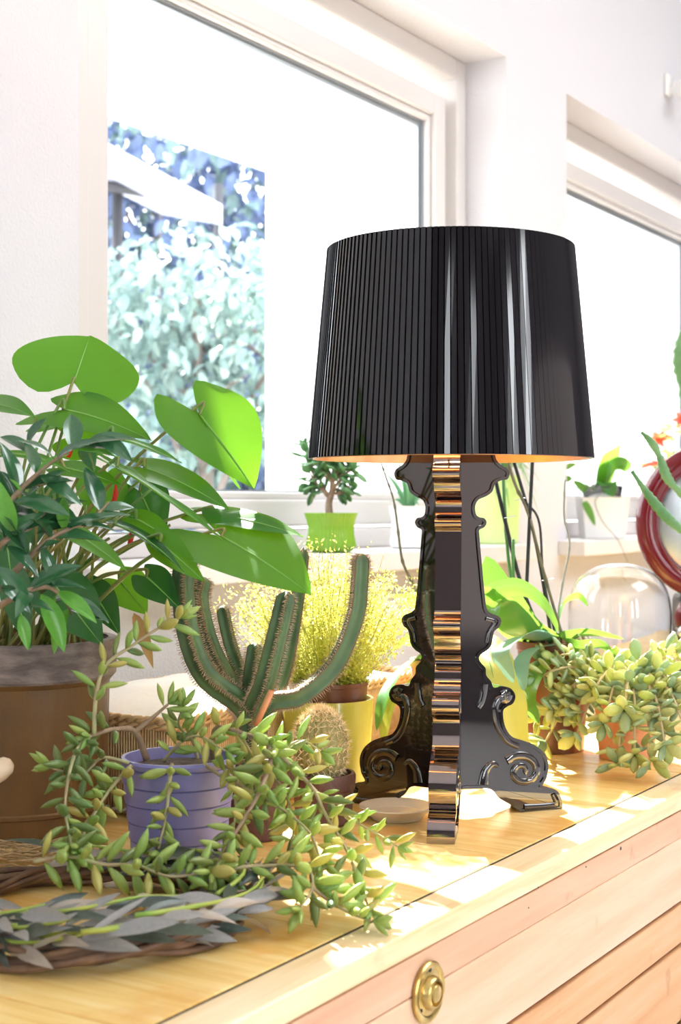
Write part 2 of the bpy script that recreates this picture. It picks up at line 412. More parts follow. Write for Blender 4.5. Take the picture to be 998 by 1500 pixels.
# ------------------------------------------------------------ the lamp
M['lamp_black'] = plain('glossy_black_plastic', (0.012, 0.010, 0.011), 0.03, ior=1.95)
M['lamp_edge'] = plain('dark_chrome_edge', (0.30, 0.25, 0.24), 0.06, metal=1.0)
M['shade_black'] = plain('black_pleated_plastic', (0.010, 0.009, 0.011), 0.09, spec=0.6)
M['copper'] = plain('copper_shade_lining', (0.86, 0.46, 0.24), 0.28, metal=0.7, c2=(0.74, 0.36, 0.17), cscale=30)
LX, LY = 0.147, 1.92
lamp = thing('table_lamp', 'tall glossy black baroque table lamp with scrolled feet and pleated drum shade', 'lamp', (LX, LY, T))
LC = Vector((LX, LY, 0))
zb, zt, rb, rt = T + 0.478, T + 0.758, 0.190, 0.1645
NPL = 138
V = []; Fc = []
rows = [(zb, rb), ((zb + zt) / 2, (rb + rt) / 2), (zt, rt)]
for z, r in rows:
    for k in range(NPL):
        a0 = 2 * pi * k / NPL; a1 = 2 * pi * (k + 0.80) / NPL; a2 = 2 * pi * (k + .86) / NPL
        for a, rr in ((a0, r - .0004), (a1, r + .0008), (a2, r - .0036)):
            V.append(LC + Vector((rr * math.cos(a), rr * math.sin(a), z)))
n3 = NPL * 3
for i in range(2):
    for k in range(n3):
        k2 = (k + 1) % n3; Fc.append((i * n3 + k, i * n3 + k2, (i + 1) * n3 + k2, (i + 1) * n3 + k))
base = len(V)
for z, r in (rows[0], rows[2]):
    for k in range(n3):
        a = 2 * pi * k / n3; V.append(LC + Vector(((r - .0052) * math.cos(a), (r - .0052) * math.sin(a), z)))
for k in range(n3):
    k2 = (k + 1) % n3
    Fc.append((k2, k, base + k, base + k2)); Fc.append((2 * n3 + k, 2 * n3 + k2, base + n3 + k2, base + n3 + k))
shade = mk('shade', V, Fc, M['shade_black'], lamp, smooth=False)
m = MB(); m.lathe(LC, [(rb - .0053, zb - .0004), (rb - .0062, zb + .0005), ((rb + rt) / 2 - .0062, (zb + zt) / 2), (rt - .0062, zt - .0005), (rt - .0053, zt)], 120)
lin = m.build('lining', M['copper'], shade); lin['label'] = 'copper coloured inside of the lamp shade'
lin.modifiers.new('solid', 'SOLIDIFY').thickness = 0.0006

# outline of one base panel (image px of the right-hand panel) -> radius, height
AR = math.radians(21.5)
OUT = [(716, 655), (718, 672), (725, 681), (735, 687), (738, 694), (735, 702), (726, 704), (717, 709), (713, 720), (704, 727), (693, 732), (688, 741), (689, 753), (694, 757.5), (701, 759), (704.5, 765), (701, 772), (694, 776),
       (694, 785), (698, 830), (703, 880), (706, 893), (713, 898), (722, 901.5), (726, 908), (723, 917), (716, 923), (713.5, 932), (711, 944), (704, 952), (696, 957), (693.5, 963), (697, 970), (703, 977), (704, 987), (711, 996), (715, 1005),
       (727, 1003), (740, 1006.5), (746.5, 1017), (743, 1028), (734, 1033), (728.5, 1040), (731, 1060), (741, 1076), (758, 1082), (775, 1089), (788, 1100), (794.5, 1116), (792, 1136), (786, 1148),
       (798, 1151), (808, 1156), (814, 1168), (815, 1182, 1), (755, 1187.5, 1), (739, 1175, 1), (722, 1165), (714, 1155), (706, 1151.5), (690, 1152), (676, 1152)]
def rz(x, y):
    r = 0.0
    for _ in range(8):
        Yd = LY + r * math.sin(AR); r = ((x - 657.) / F * Yd - (LX - (657. - 499) / F * LY) - (r * math.sin(AR)) * (657. - 499) / F) / math.cos(AR)
        # solve (LX + r cos)/(LY + r sin) = (x-499)/F
        r = ((x - 499.) / F * LY - LX) / (math.cos(AR) - (x - 499.) / F * math.sin(AR))
    Yd = LY + r * math.sin(AR)
    return r, ZC - (y - HY) / F * Yd
def dens(pts, sub=4):
    n = len(pts); out = []
    for i in range(n - 1):
        p1, p2 = pts[i], pts[i + 1]
        p0 = pts[i - 1] if i else p1; p3 = pts[i + 2] if i + 2 < n else p2
        c1 = len(p1) > 2; c2 = len(p2) > 2
        for k in range(sub):
            t = k / sub
            if c1 and c2: 
                if k: continue
                out.append((p1[0], p1[1])); continue
            q = [0, 0]
            for a in (0, 1):
                m1 = 0 if c1 else (p2[a] - p0[a]) / 2; m2 = 0 if c2 else (p3[a] - p1[a]) / 2
                if c1: m1 = p2[a] - p1[a]
                if c2: m2 = p2[a] - p1[a]
                h = (2 * t ** 3 - 3 * t * t + 1, t ** 3 - 2 * t * t + t, -2 * t ** 3 + 3 * t * t, t ** 3 - t * t)
                q[a] = h[0] * p1[a] + h[1] * m1 + h[2] * p2[a] + h[3] * m2
            out.append(tuple(q))
    out.append((pts[-1][0], pts[-1][1])); return out
PRO = [rz(x, y) for x, y in dens(OUT)]
PRO = [(r, max(z, T + 0.0004)) for r, z in PRO]
PRO = [(0.003, PRO[0][1])] + PRO + [(0.003, PRO[-1][1])]
TH = 0.0172
def panel(ang):
    d = Vector((math.cos(ang), math.sin(ang), 0)); s = Vector((-math.sin(ang), math.cos(ang), 0)); upv = Vector((0, 0, 1))
    bm = bmesh.new()
    def pt(r, z, o): return LC + d * r + s * o + upv * z - ORG[lamp]
    n = len(PRO)
    # inset outline for the recessed face
    ins = []
    area2 = sum(PRO[i][0] * PRO[(i + 1) % n][1] - PRO[(i + 1) % n][0] * PRO[i][1] for i in range(n))
    sg = 1 if area2 > 0 else -1
    for i in range(n):
        a, b, c = PRO[i - 1], PRO[i], PRO[(i + 1) % n]
        e1 = Vector((b[0] - a[0], b[1] - a[1])); e2 = Vector((c[0] - b[0], c[1] - b[1]))
        t = (e1.normalized() + e2.normalized())
        if t.length < 1e-6: t = e2
        t.normalize(); nn = Vector((-t.y, t.x)) * sg
        ins.append((b[0] + nn.x * .0042, b[1] + nn.y * .0042))
    A = [bm.verts.new(pt(r, z, TH)) for r, z in PRO]; B = [bm.verts.new(pt(r, z, -TH)) for r, z in PRO]
    A2 = [bm.verts.new(pt(r, z, TH)) for r, z in ins]; B2 = [bm.verts.new(pt(r, z, -TH)) for r, z in ins]
    A3 = [bm.verts.new(pt(r, z, TH - .0022)) for r, z in ins]; B3 = [bm.verts.new(pt(r, z, -TH + .0022)) for r, z in ins]
    for i in range(n):
        j = (i + 1) % n
        f = bm.faces.new((A[i], A[j], B[j], B[i])); f.material_index = 1; f.smooth = True
        bm.faces.new((A[i], A2[i], A2[j], A[j])); bm.faces.new((B[i], B[j], B2[j], B2[i]))
        bm.faces.new((A2[i], A3[i], A3[j], A2[j])); bm.faces.new((B2[i], B2[j], B3[j], B3[i]))
    bm.faces.new(A3); bm.faces.new(list(reversed(B3)))
    bmesh.ops.recalc_face_normals(bm, faces=bm.faces)
    me = bpy.data.meshes.new('base_panel'); bm.to_mesh(me); bm.free()
    me.materials.append(M['lamp_black']); me.materials.append(M['lamp_edge'])
    me.set_sharp_from_angle(angle=math.radians(50))
    o = bpy.data.objects.new('base_panel', me); COL.objects.link(o); o.parent = lamp; ORG[o] = ORG[lamp]
    # raised scrolls on both faces
    def relief(name, pts, w0, w1):
        for sd in (1, -1):
            q = [rz(x, y) for x, y in pts]; q = crom([Vector((r, z, 0)) for r, z in q], 5); n = len(q)
            Vv = []; Ff = []
            for i in range(n):
                t = (q[min(i + 1, n - 1)] - q[max(i - 1, 0)]).normalized(); nn = Vector((-t.y, t.x, 0))
                f = i / (n - 1); w = (w0 * (1 - f) + w1 * f) / 2
                for (a, h) in ((-1, -.0016), (-.8, .0012), (.8, .0012), (1, -.0016)):
                    c = q[i] + nn * (w * a)
                    Vv.append(LC + d * c.x + upv * c.y + s * (sd * (TH + h - .0012)))
                if i:
                    b = 4 * i
                    for a in range(3): Ff.append((b - 4 + a, b - 3 + a, b + 1 + a, b + a))
            mk(name, Vv, Ff, M['lamp_black'], o)
    cx, cy = 757, 1127
    sp = [(cx + (4 + 24 * (k / 26) ** 1.1) * math.cos(.6 - k * .36), cy + (4 + 21 * (k / 26) ** 1.1) * math.sin(.6 - k * .36)) for k in range(27)]
    relief('scroll', sp, .007, .013)
    relief('scroll', [(727, 1016), (734, 1012), (738, 1017), (733, 1023), (724, 1022), (718, 1032), (719, 1050), (724, 1066), (736, 1083), (752, 1091)], .013, .009)
    relief('scroll', [(702, 1000), (701, 1012), (698, 1025), (693, 1034)], .012, .009)
    relief('scroll', [(700, 1146), (703, 1128), (714, 1116), (722, 1120)], .017, .005)
    relief('scroll', [(760, 1180), (790, 1178), (806, 1174), (802, 1160)], .010, .007)
    relief('scroll', [(704, 905), (716, 910), (708, 925), (705, 940)], .006, .004)
    return o
for a in (AR, AR + 2 * pi / 3, AR - 2 * pi / 3): panel(a)
M['bulb'] = plain('frosted_bulb', (1, .95, .85), .4)
_b = M['bulb'].node_tree.nodes['Principled BSDF']; _b.inputs['Emission Color'].default_value = (1, .62, .3, 1); _b.inputs['Emission Strength'].default_value = 12
m = MB(); m.lathe(LC, [(.016, T + .500), (.016, T + .535), (.013, T + .54)], 20, cap0=True, cap1=True); m.build('socket', M['lamp_black'], lamp, auto=40)
m = MB(); m.lathe(LC, [(.010, T + .540), (.014, T + .552), (.026, T + .58), (.030, T + .60), (.026, T + .622), (.014, T + .634), (.002, T + .637)], 24, cap0=True, cap1=True); m.build('bulb', M['bulb'], lamp)
m = MB()
for k in range(3):
    a = k * 2 * pi / 3 + .3; dd = Vector((math.cos(a), math.sin(a), 0))
    m.tube([LC + dd * .014 + Vector((0, 0, T + .528)), LC + dd * .09 + Vector((0, 0, T + .60)), LC + dd * (rt + .0) + Vector((0, 0, T + .70))], .0016, 6)
m.build('shade_support', M['lamp_edge'], lamp)
pl = bpy.data.lights.new('lamp_bulb_light', 'POINT'); pl.energy = 2.5; pl.color = (1, .62, .32); pl.shadow_soft_size = .03
po = bpy.data.objects.new('lamp_bulb_light', pl); COL.objects.link(po); po.location = LC + Vector((0, 0, T + .655))
# ------------------------------------------------------------ leaf shapes
def heart_mesh(Wd, bend=0.25, cup=0.12, notch=0.26, wave=0.0, L=1.0, fold=0.0, nu=14, nv=10, base=0.72, twist=0.0):
    """heart-shaped blade, petiole at the origin, tip at x = 1"""
    V = []; Fc = []
    for i in range(nu + 1):
        t = i / nu
        pr = (base + 1.35 * t * (1 - t) ** 2.2 * 1.6) * (1 - t ** 2.4) ** 0.85 if t < 1 else 0
        for j in range(nv + 1):
            v = -1 + 2 * j / nv; a = abs(v)
            lob = (1 - t) ** 3 * notch
            x = t - lob * math.sin(min(1, a * 1.25) * pi * 0.62) * 1.1 + lob * .55 * max(0, a - .75) * 3
            y = v * Wd / 2 * pr
            z = -bend * t * t + cup * Wd * (a ** 1.5) * pr + fold * a * Wd * pr - .10 * Wd * (1 - t) ** 2 * a
            z += wave * math.sin(t * 9 + v * 1.5) * a
            y, z = y * math.cos(twist * t) - z * math.sin(twist * t) * 0.5, z + y * math.sin(twist * t)
            V.append((x, y, z))
    for i in range(nu):
        for j in range(nv):
            b = i * (nv + 1) + j; Fc.append((b, b + 1, b + nv + 2, b + nv + 1))
    return V, Fc
def lance_mesh(Wd, bend=0.2, cup=0.1, nu=10, nv=4, peak=0.4, twist=0.0, obov=False):
    V = []; Fc = []
    for i in range(nu + 1):
        t = i / nu
        pr = math.sin(pi * t ** (math.log(.5) / math.log(peak))) ** (.65 if obov else .85)
        if i in (0, nu): pr = 0.02
        for j in range(nv + 1):
            v = -1 + 2 * j / nv
            y = v * Wd / 2 * pr; z = -bend * t * t + cup * Wd * abs(v) * pr
            y, z = y * math.cos(twist * t), z + y * math.sin(twist * t)
            V.append((t, y, z))
    for i in range(nu):
        for j in range(nv):
            b = i * (nv + 1) + j; Fc.append((b, b + 1, b + nv + 2, b + nv + 1))
    return V, Fc
def fat_mesh(w, th, bend, peak=.5, seg=7, nu=6, power=.75):
    V = [(0, 0, 0)]; Fc = []
    for i in range(1, nu):
        t = i / nu; pr = math.sin(pi * t ** (math.log(.5) / math.log(peak))) ** power
        for k in range(seg):
            a = 2 * pi * k / seg; V.append((t, w / 2 * pr * math.cos(a), th / 2 * pr * math.sin(a) - bend * t * t))
    V.append((1, 0, -bend))
    for k in range(seg):
        k2 = (k + 1) % seg; Fc.append((0, 1 + k2, 1 + k))
        for i in range(nu - 2): Fc.append((1 + i * seg + k, 1 + i * seg + k2, 1 + (i + 1) * seg + k2, 1 + (i + 1) * seg + k))
        e = 1 + (nu - 2) * seg; Fc.append((e + k, e + k2, len(V) - 1))
    return V, Fc
def data(name, VF, mat):
    me = bpy.data.meshes.new(name); me.from_pydata(VF[0], [], VF[1]); me.materials.append(mat)
    me.polygons.foreach_set('use_smooth', [True] * len(me.polygons)); me.update(); return me
def strap(name, pts, w, side, mat, parent, fold=0.15, prof=None, nv=4, nrm_up=None):
    """a strap leaf along 3D points; side = hint for the width direction"""
    c = crom(pts, 7); n = len(c); V = []; Fc = []
    for i in range(n):
        t = i / (n - 1); tg = (c[min(i + 1, n - 1)] - c[max(i - 1, 0)]).normalized()
        s = Vector(side); s = (s - tg * s.dot(tg)).normalized(); nn = tg.cross(s)
        if nn.z < 0: nn = -nn
        pr = prof(t) if prof else max(.03, (math.sin(pi * (0.08 + .92 * t) ** .75)) ** .6)
        for j in range(nv + 1):
            v = -1 + 2 * j / nv
            V.append(c[i] + s * (v * w / 2 * pr) + nn * (fold * w * abs(v) * pr))
    for i in range(n - 1):
        for j in range(nv):
            b = i * (nv + 1) + j; Fc.append((b, b + 1, b + nv + 2, b + nv + 1))
    return mk(name, V, Fc, mat, parent)
def pot_lathe(name, c, prof, mat, parent, seg=48, **k):
    m = MB(); m.lathe(c, prof, seg, **k); return m.build(name, mat, parent, auto=35)

# ------------------------------------------------------------ plant materials
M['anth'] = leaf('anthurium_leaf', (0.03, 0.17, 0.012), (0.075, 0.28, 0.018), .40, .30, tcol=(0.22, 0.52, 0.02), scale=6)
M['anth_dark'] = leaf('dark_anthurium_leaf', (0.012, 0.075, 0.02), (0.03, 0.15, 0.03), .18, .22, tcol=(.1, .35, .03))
M['anth_rib'] = plain('pale_leaf_rib', (0.22, 0.45, 0.08), .4)
M['petiole'] = plain('green_petiole', (0.12, 0.27, 0.05), .4, c2=(0.28, .22, .06), cscale=14)
M['shrub'] = leaf('glossy_shrub_leaf', (0.02, 0.085, 0.035), (0.05, 0.17, 0.06), .15, .2, coat=.8)
M['shrub_l'] = leaf('pale_shrub_leaf', (0.10, 0.35, 0.04), (0.2, 0.5, 0.08), .35, .25)
M['bark'] = plain('brown_twig', (0.24, 0.15, 0.09), .8, c2=(0.38, 0.27, 0.17), cscale=60, bump=.4)
M['red_spathe'] = leaf('red_flower', (0.75, 0.02, 0.02), (0.85, 0.05, 0.03), .3, .3)
M['soil'] = plain('dark_soil', (0.035, 0.022, 0.015), .95, bump=1.0, bscale=140, c2=(.09, .06, .04), cscale=90)
M['rust'] = plain('rusty_iron', (0.055, 0.038, 0.026), .5, metal=.3, bump=.5, bscale=60, c2=(0.21, 0.105, 0.032), cscale=7, detail=8, stretch=(1, 1, .5))
M['rust_rim'] = plain('weathered_grey_rim', (0.13, 0.10, 0.09), .75, bump=.8, bscale=90, c2=(0.27, 0.22, 0.2), cscale=25, stretch=(1, 1, 3))
M['purple'] = plain('lilac_glazed_clay', (0.21, 0.20, 0.46), .35, c2=(.25, .24, .52), cscale=10, coat=.2)
M['terra'] = plain('terracotta', (0.62, 0.24, 0.11), .8, c2=(.7, .32, .16), cscale=20, bump=.2)
M['sedum'] = leaf('fat_sedum_leaf', (0.20, 0.42, 0.11), (0.52, 0.58, 0.16), .28, .30, tcol=(.55, .65, .12), spec=.45)
M['sedum_d'] = leaf('olive_sedum_leaf', (0.09, 0.20, 0.06), (0.24, 0.27, 0.07), .15, .30, tcol=(.4, .45, .1))
M['sedum_y'] = leaf('yellowing_sedum_leaf', (0.42, 0.44, 0.11), (0.62, 0.52, 0.16), .25, .30, tcol=(.7, .6, .15), spec=.45)
M['sedum_stem'] = plain('pale_brown_stem', (0.40, 0.30, 0.17), .6, c2=(.42, .42, .2), cscale=30)
M['cactus'] = plain('grey_green_cactus', (0.055, 0.105, 0.05), .4, c2=(0.10, .18, .075), cscale=22)
M['spine'] = plain('tan_spines', (0.46, 0.33, 0.22), .6)
M['spine_w'] = plain('pale_spines', (0.88, 0.70, 0.45), .6)
M['yellow'] = plain('yellow_green_ceramic', (0.50, 0.46, 0.06), .25, coat=.4, c2=(.56, .50, .09), cscale=5)
M['brown_pl'] = plain('brown_plastic_pot', (0.10, 0.03, 0.015), .3, c2=(.16, .06, .03), cscale=20)
M['thyme'] = leaf('tiny_herb_leaf', (0.30, 0.40, 0.05), (0.62, 0.62, 0.14), .45, .5, tcol=(.85, .8, .2), scale=40)
M['thyme_stem'] = plain('herb_stem', (0.35, 0.38, 0.1), .7)
M['ball'] = plain('cactus_ball_skin', (0.30, 0.27, 0.10), .6)
M['clay_dark'] = plain('dark_brown_clay', (0.075, 0.028, 0.02), .55, bump=.6, bscale=120, c2=(.12, .05, .035), cscale=30)
M['reed'] = plain('honey_wicker', (0.62, 0.36, 0.15), .5, c2=(.80, .58, .32), cscale=40)
M['reed_pale'] = plain('pale_wicker', (0.80, 0.68, 0.52), .5, c2=(.86, .78, .66), cscale=40)
M['linen'] = plain('white_linen', (0.85, 0.82, 0.78), .9, bump=.2)
M['willow'] = plain('dark_willow_twig', (0.10, 0.055, 0.035), .6, c2=(.22, .12, .06), cscale=30)
M['euca'] = leaf('grey_eucalyptus_leaf', (0.20, 0.21, 0.22), (0.40, 0.37, 0.34), .12, .40, tcol=(.5, .5, .3))
M['euca_t'] = leaf('tan_eucalyptus_leaf', (0.30, 0.25, 0.20), (0.46, 0.39, 0.32), .15, .4, tcol=(.5, .45, .25))
M['euca_d'] = leaf('dark_eucalyptus_leaf', (0.03, 0.05, 0.045), (0.10, 0.12, 0.08), .1, .35)
M['euca_stem'] = plain('green_eucalyptus_stem', (0.20, 0.36, 0.05), .5, c2=(.42, .45, .08), cscale=20)
M['straw'] = plain('dry_straw', (0.45, 0.30, 0.14), .8, c2=(.6, .45, .25), cscale=40)
M['porcelain'] = plain('cream_porcelain', (0.86, 0.80, 0.68), .25, coat=.3)

# ------------------------------------------------------------ rusty pot with the anthurium
BC = P(30, 0, 1.85); BC.z = T
ant = thing('potted_anthurium', 'large heart-leaved green plant in a rusty iron pot at the left edge', 'potted plant', BC)
pot_lathe('pot', BC, [(.0, .001), (.104, .001), (.107, .004), (.1085, .030), (.1115, .032), (.1115, .036), (.110, .038), (.114, .19), (.119, .196), (.121, .202), (.1225, .240), (.121, .244), (.113, .244), (.111, .22), (.0, .22)], M['rust'], ant, 64)
m = MB(); m.lathe(BC, [(.1195, .1965), (.1225, .2), (.1238, .241), (.1222, .2455), (.112, .2455)], 64); m.build('rim_band', M['rust_rim'], ant, auto=35)
m = MB(); m.lathe(BC, [(.1108, .222), (.06, .228), (.0, .23)], 40); m.build('soil', M['soil'], ant)
def V3(*a): return Vector(a)
def hero(px0, py0, Y0, px1, py1, Y1, wpx, nrm, mat='anth', bend=.2, cup=.1, notch=.26, wave=.01, fold=0., twist=0., stem=True, src=None, base=.72):
    p0 = P(px0, py0, Y0); p1 = P(px1, py1, Y1); L = (p1 - p0).length / math.sqrt(1 + bend * bend * .5)
    Wd = wpx / F * (Y0 + Y1) / 2 / L
    x = (p1 - p0).normalized(); z = Vector(nrm); z = (z - x * z.dot(x)).normalized()
    VF = heart_mesh(Wd, bend, cup, notch, wave, fold=fold, twist=twist, base=base)
    # bend moves the tip: aim so that the bent tip reaches p1
    x2 = (x + z * bend).normalized()
    Mx = frame(p0, x2, z, L)
    VV = [Mx @ Vector(v) for v in VF[0]]
    o = mk('leaf', VV, VF[1], M[mat], ant)
    nv = 10; mid = [VV[i * 11 + 5] for i in range(15)]
    up = (Mx.to_3x3() @ Vector((0, 0, 1))).normalized()
    for sgn in (1,):
        mm = MB(); mm.tube([q - up * .0004 for q in mid], [.0013 * (1 - i / 16) + .0003 for i in range(15)], 5); mm.build('midrib', M['anth_rib'], o)
    if stem:
        s = BC + V3(R.uniform(-.05, .06), R.uniform(-.06, .05), .225) if src is None else src
        mid_ = s.lerp(p0, .55) + V3(R.uniform(-.01, .01), -.01, .035)
        back = p0 - x * .012
        mm = MB(); mm.tube(crom([s, mid_, back.lerp(p0, .3) + V3(0, 0, .004), p0], 7), [.0026] * 8 + [.0021] * 14, 6); mm.build('petiole', M['petiole'], ant)
    return o
# named leaves, back to front
hero(108, 560, 1.86, 132, 492, 1.90, 150, (.1, -.85, .5), bend=.05, cup=.12, notch=.30, wave=.02, base=1.0)
hero(293, 608, 1.80, 372, 716, 1.76, 145, (.45, -.8, .35), bend=.12, cup=.05, notch=.40, fold=.10, base=.8)
hero(290, 622, 1.815, 352, 716, 1.79, 60, (-.75, -.3, -.5), bend=.05, cup=.02, notch=.2, mat='anth', stem=False)
hero(95, 600, 1.84, 221, 645, 1.80, 90, (.1, -.75, .65), bend=.22, cup=.12)
hero(60, 620, 1.9, 160, 612, 1.98, 60, (0, -.5, .85), bend=.1)
hero(165, 640, 1.76, 266, 678, 1.70, 30, (.1, -.35, .93), bend=.12, cup=.1)
hero(100, 640, 1.92, 175, 655, 1.93, 80, (.1, -.9, .45), bend=.15)
hero(212, 685, 1.78, 337, 748, 1.70, 72, (.25, -.65, .70), bend=.15, cup=.1)
hero(306, 752, 1.74, 444, 786, 1.66, 60, (.1, -.6, .8), bend=.12, cup=.06)
hero(172, 684, 1.72, 326, 790, 1.62, 38, (.55, -.25, .8), bend=.05, cup=.15, mat='anth')
hero(325, 786, 1.68, 456, 872, 1.60, 140, (.12, -.66, .74), bend=.12, cup=.09, notch=.42, base=.85)
hero(200, 760, 1.72, 262, 800, 1.70, 46, (.4, -.8, .3), mat='anth', bend=.2)
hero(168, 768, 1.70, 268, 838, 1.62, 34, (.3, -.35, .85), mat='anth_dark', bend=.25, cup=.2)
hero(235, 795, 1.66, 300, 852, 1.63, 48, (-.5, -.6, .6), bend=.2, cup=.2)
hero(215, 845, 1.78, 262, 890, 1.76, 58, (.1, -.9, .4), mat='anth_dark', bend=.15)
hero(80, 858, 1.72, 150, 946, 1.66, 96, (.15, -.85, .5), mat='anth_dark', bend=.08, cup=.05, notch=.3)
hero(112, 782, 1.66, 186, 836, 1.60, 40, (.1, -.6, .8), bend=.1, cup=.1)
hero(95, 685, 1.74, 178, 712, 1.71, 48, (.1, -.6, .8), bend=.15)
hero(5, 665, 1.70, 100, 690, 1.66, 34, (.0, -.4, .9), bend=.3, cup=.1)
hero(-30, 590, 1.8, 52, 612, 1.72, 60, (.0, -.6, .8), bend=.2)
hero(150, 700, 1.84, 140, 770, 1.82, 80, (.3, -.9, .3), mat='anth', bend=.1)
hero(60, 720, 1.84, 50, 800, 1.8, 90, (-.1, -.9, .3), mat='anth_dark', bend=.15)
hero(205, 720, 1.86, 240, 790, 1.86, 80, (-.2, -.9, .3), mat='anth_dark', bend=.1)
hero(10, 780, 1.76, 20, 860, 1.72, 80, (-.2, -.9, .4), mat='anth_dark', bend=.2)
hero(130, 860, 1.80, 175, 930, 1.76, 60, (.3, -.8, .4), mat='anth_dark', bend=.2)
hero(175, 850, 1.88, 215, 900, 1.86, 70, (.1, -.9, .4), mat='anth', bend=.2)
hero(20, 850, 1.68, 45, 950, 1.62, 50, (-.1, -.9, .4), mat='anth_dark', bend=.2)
# dry brown leaf hanging from the rim, red flower spikes
M['dry'] = leaf('dry_leaf', (0.30, 0.16, 0.06), (0.5, 0.3, 0.1), .3, .6)
VF = lance_mesh(.22, .12, .25); Mx = frame(P(196, 898, 1.70), P(229, 984, 1.66) - P(196, 898, 1.70), (.3, -.9, .2), .073)
mk('dry_leaf', [Mx @ Vector(v) for v in VF[0]], VF[1], M['dry'], ant)
for (a, b, y) in (((100, 670), (108, 634), 1.74), ((190, 800), (194, 768), 1.75), ((222, 800), (228, 783), 1.74), ((72, 772), (76, 750), 1.72), ((166, 745), (170, 705), 1.78)):
    mm = MB(); q0, q1 = P(*a, y), P(*b, y); mm.tube([q0, q0.lerp(q1, .5) + V3(.001, 0, 0), q1], [.003, .0035, .0008], 7); mm.build('flower_spike', M['red_spathe'], ant)
for k in range(16):       # bare stalks in the heart of the plant
    s = BC + V3(R.uniform(-.07, .09), R.uniform(-.08, .05), .225); e = P(R.uniform(40, 260), R.uniform(700, 800), R.uniform(1.72, 1.86))
    mm = MB(); mm.tube(crom([s, s.lerp(e, .5) + V3(0, 0, .02), e], 6), .002, 5); mm.build('petiole', M['petiole'], ant)

# ------------------------------------------------------------ glossy shrub in front of it
SR = P(-30, 1000, 1.62)
shr = thing('glossy_shrub', 'dark shrub with small glossy bluish leaves on a woody twig, far left', 'shrub', P(-70, 930, 1.66))
shr_me = [data('shrub_leaf', lance_mesh(w, b, c, peak=.45, twist=t), M['shrub']) for w, b, c, t in ((.40, .2, .2, .2), (.46, .1, .3, -.3), (.34, .35, .15, .1))]
shr_ml = data('shrub_leaf_pale', lance_mesh(.36, .2, .2, peak=.45), M['shrub_l'])
rt0 = P(-70, 930, 1.66)
twigs = [[(-70, 930, 1.66), (-20, 800, 1.58), (15, 735, 1.54), (60, 690, 1.54), (105, 658, 1.55), (140, 645, 1.56)],
         [(-70, 930, 1.66), (-10, 870, 1.55), (60, 800, 1.53), (100, 775, 1.54), (130, 765, 1.56), (160, 735, 1.58)],
         [(-70, 930, 1.66), (-20, 900, 1.54), (30, 870, 1.52), (70, 860, 1.53), (95, 880, 1.54), (105, 900, 1.55)],
         [(-70, 930, 1.66), (-30, 850, 1.56), (0, 800, 1.52), (25, 780, 1.52), (50, 770, 1.54), (80, 730, 1.56)]]
for tw in twigs:
    c = crom([P(*q) for q in tw], 7)
    mm = MB(); mm.tube(c, [.0034 * (1 - i / len(c)) + .001 for i in range(len(c))], 6); mm.build('twig', M['bark'], shr)
    for i in range(12, len(c), 4):
        for s in (-1, 1):
            d = (c[min(i + 1, len(c) - 1)] - c[i - 1]).normalized()
            dr = (d * .5 + V3(s * .5, R.uniform(-.5, .2), R.uniform(-.35, .5)) * .9).normalized()
            inst('leaf', R.choice(shr_me) if R.random() < .85 else shr_ml, frame(c[i], dr, V3(R.uniform(-.3, .4), -.5, .85), R.uniform(.038, .060)), shr)
for (x, y, Y, x1, y1, pale) in ((0, 640, 1.57, 60, 655, 0), (40, 650, 1.57, 60, 610, 0), (140, 640, 1.56, 195, 668, 0), (95, 690, 1.55, 40, 715, 0), (60, 700, 1.54, 120, 725, 0), (20, 735, 1.53, 100, 742, 0), (30, 720, 1.53, 18, 700, 1), (0, 760, 1.52, 40, 800, 0), (10, 800, 1.52, 60, 830, 0), (-10, 830, 1.51, 50, 890, 0), (60, 800, 1.53, 85, 850, 0), (30, 900, 1.52, 42, 950, 1), (60, 870, 1.53, 100, 950, 1), (100, 655, 1.56, 160, 640, 0), (0, 690, 1.55, 25, 740, 0)):
    a = P(x, y, Y); b = P(x1, y1, Y - .01)
    inst('leaf', shr_ml if pale else R.choice(shr_me), frame(a, b - a, V3(R.uniform(-.3, .3), -.6, .8), (b - a).length), shr)

# ------------------------------------------------------------ lilac pot with trailing sedum
PC = P(262, 0, 1.66); PC.z = T
sed = thing('potted_sedum', 'lilac banded pot with long trailing stems of fat pointed leaves', 'potted plant', PC)
pp = [(.0, .001), (.050, .001), (.0525, .004)]
for k in range(5):
    z = .012 + k * .021; r = .0535 + k * .0024
    pp += [(r, z), (r + .0014, z + .001), (r + .0024, z + .0195), (r + .0012, z + .0205)]
pp += [(.0665, .118), (.0675, .123), (.066, .126), (.062, .126), (.060, .112), (0, .110)]
pot_lathe('pot', PC, pp, M['purple'], sed, 56)
m = MB(); m.lathe(PC, [(.0605, .113), (.03, .118), (0, .119)], 30); m.build('soil', M['soil'], sed)
sm = [data('sedum_leaf', fat_mesh(w, t, b, pk, power=.92), M[mt]) for w, t, b, pk, mt in ((.33, .24, .05, .50, 'sedum'), (.30, .23, -.10, .48, 'sedum'), (.36, .25, .12, .52, 'sedum'), (.32, .24, -.2, .48, 'sedum_d'), (.33, .24, .08, .5, 'sedum_d'), (.34, .25, .0, .5, 'sedum_y'))]
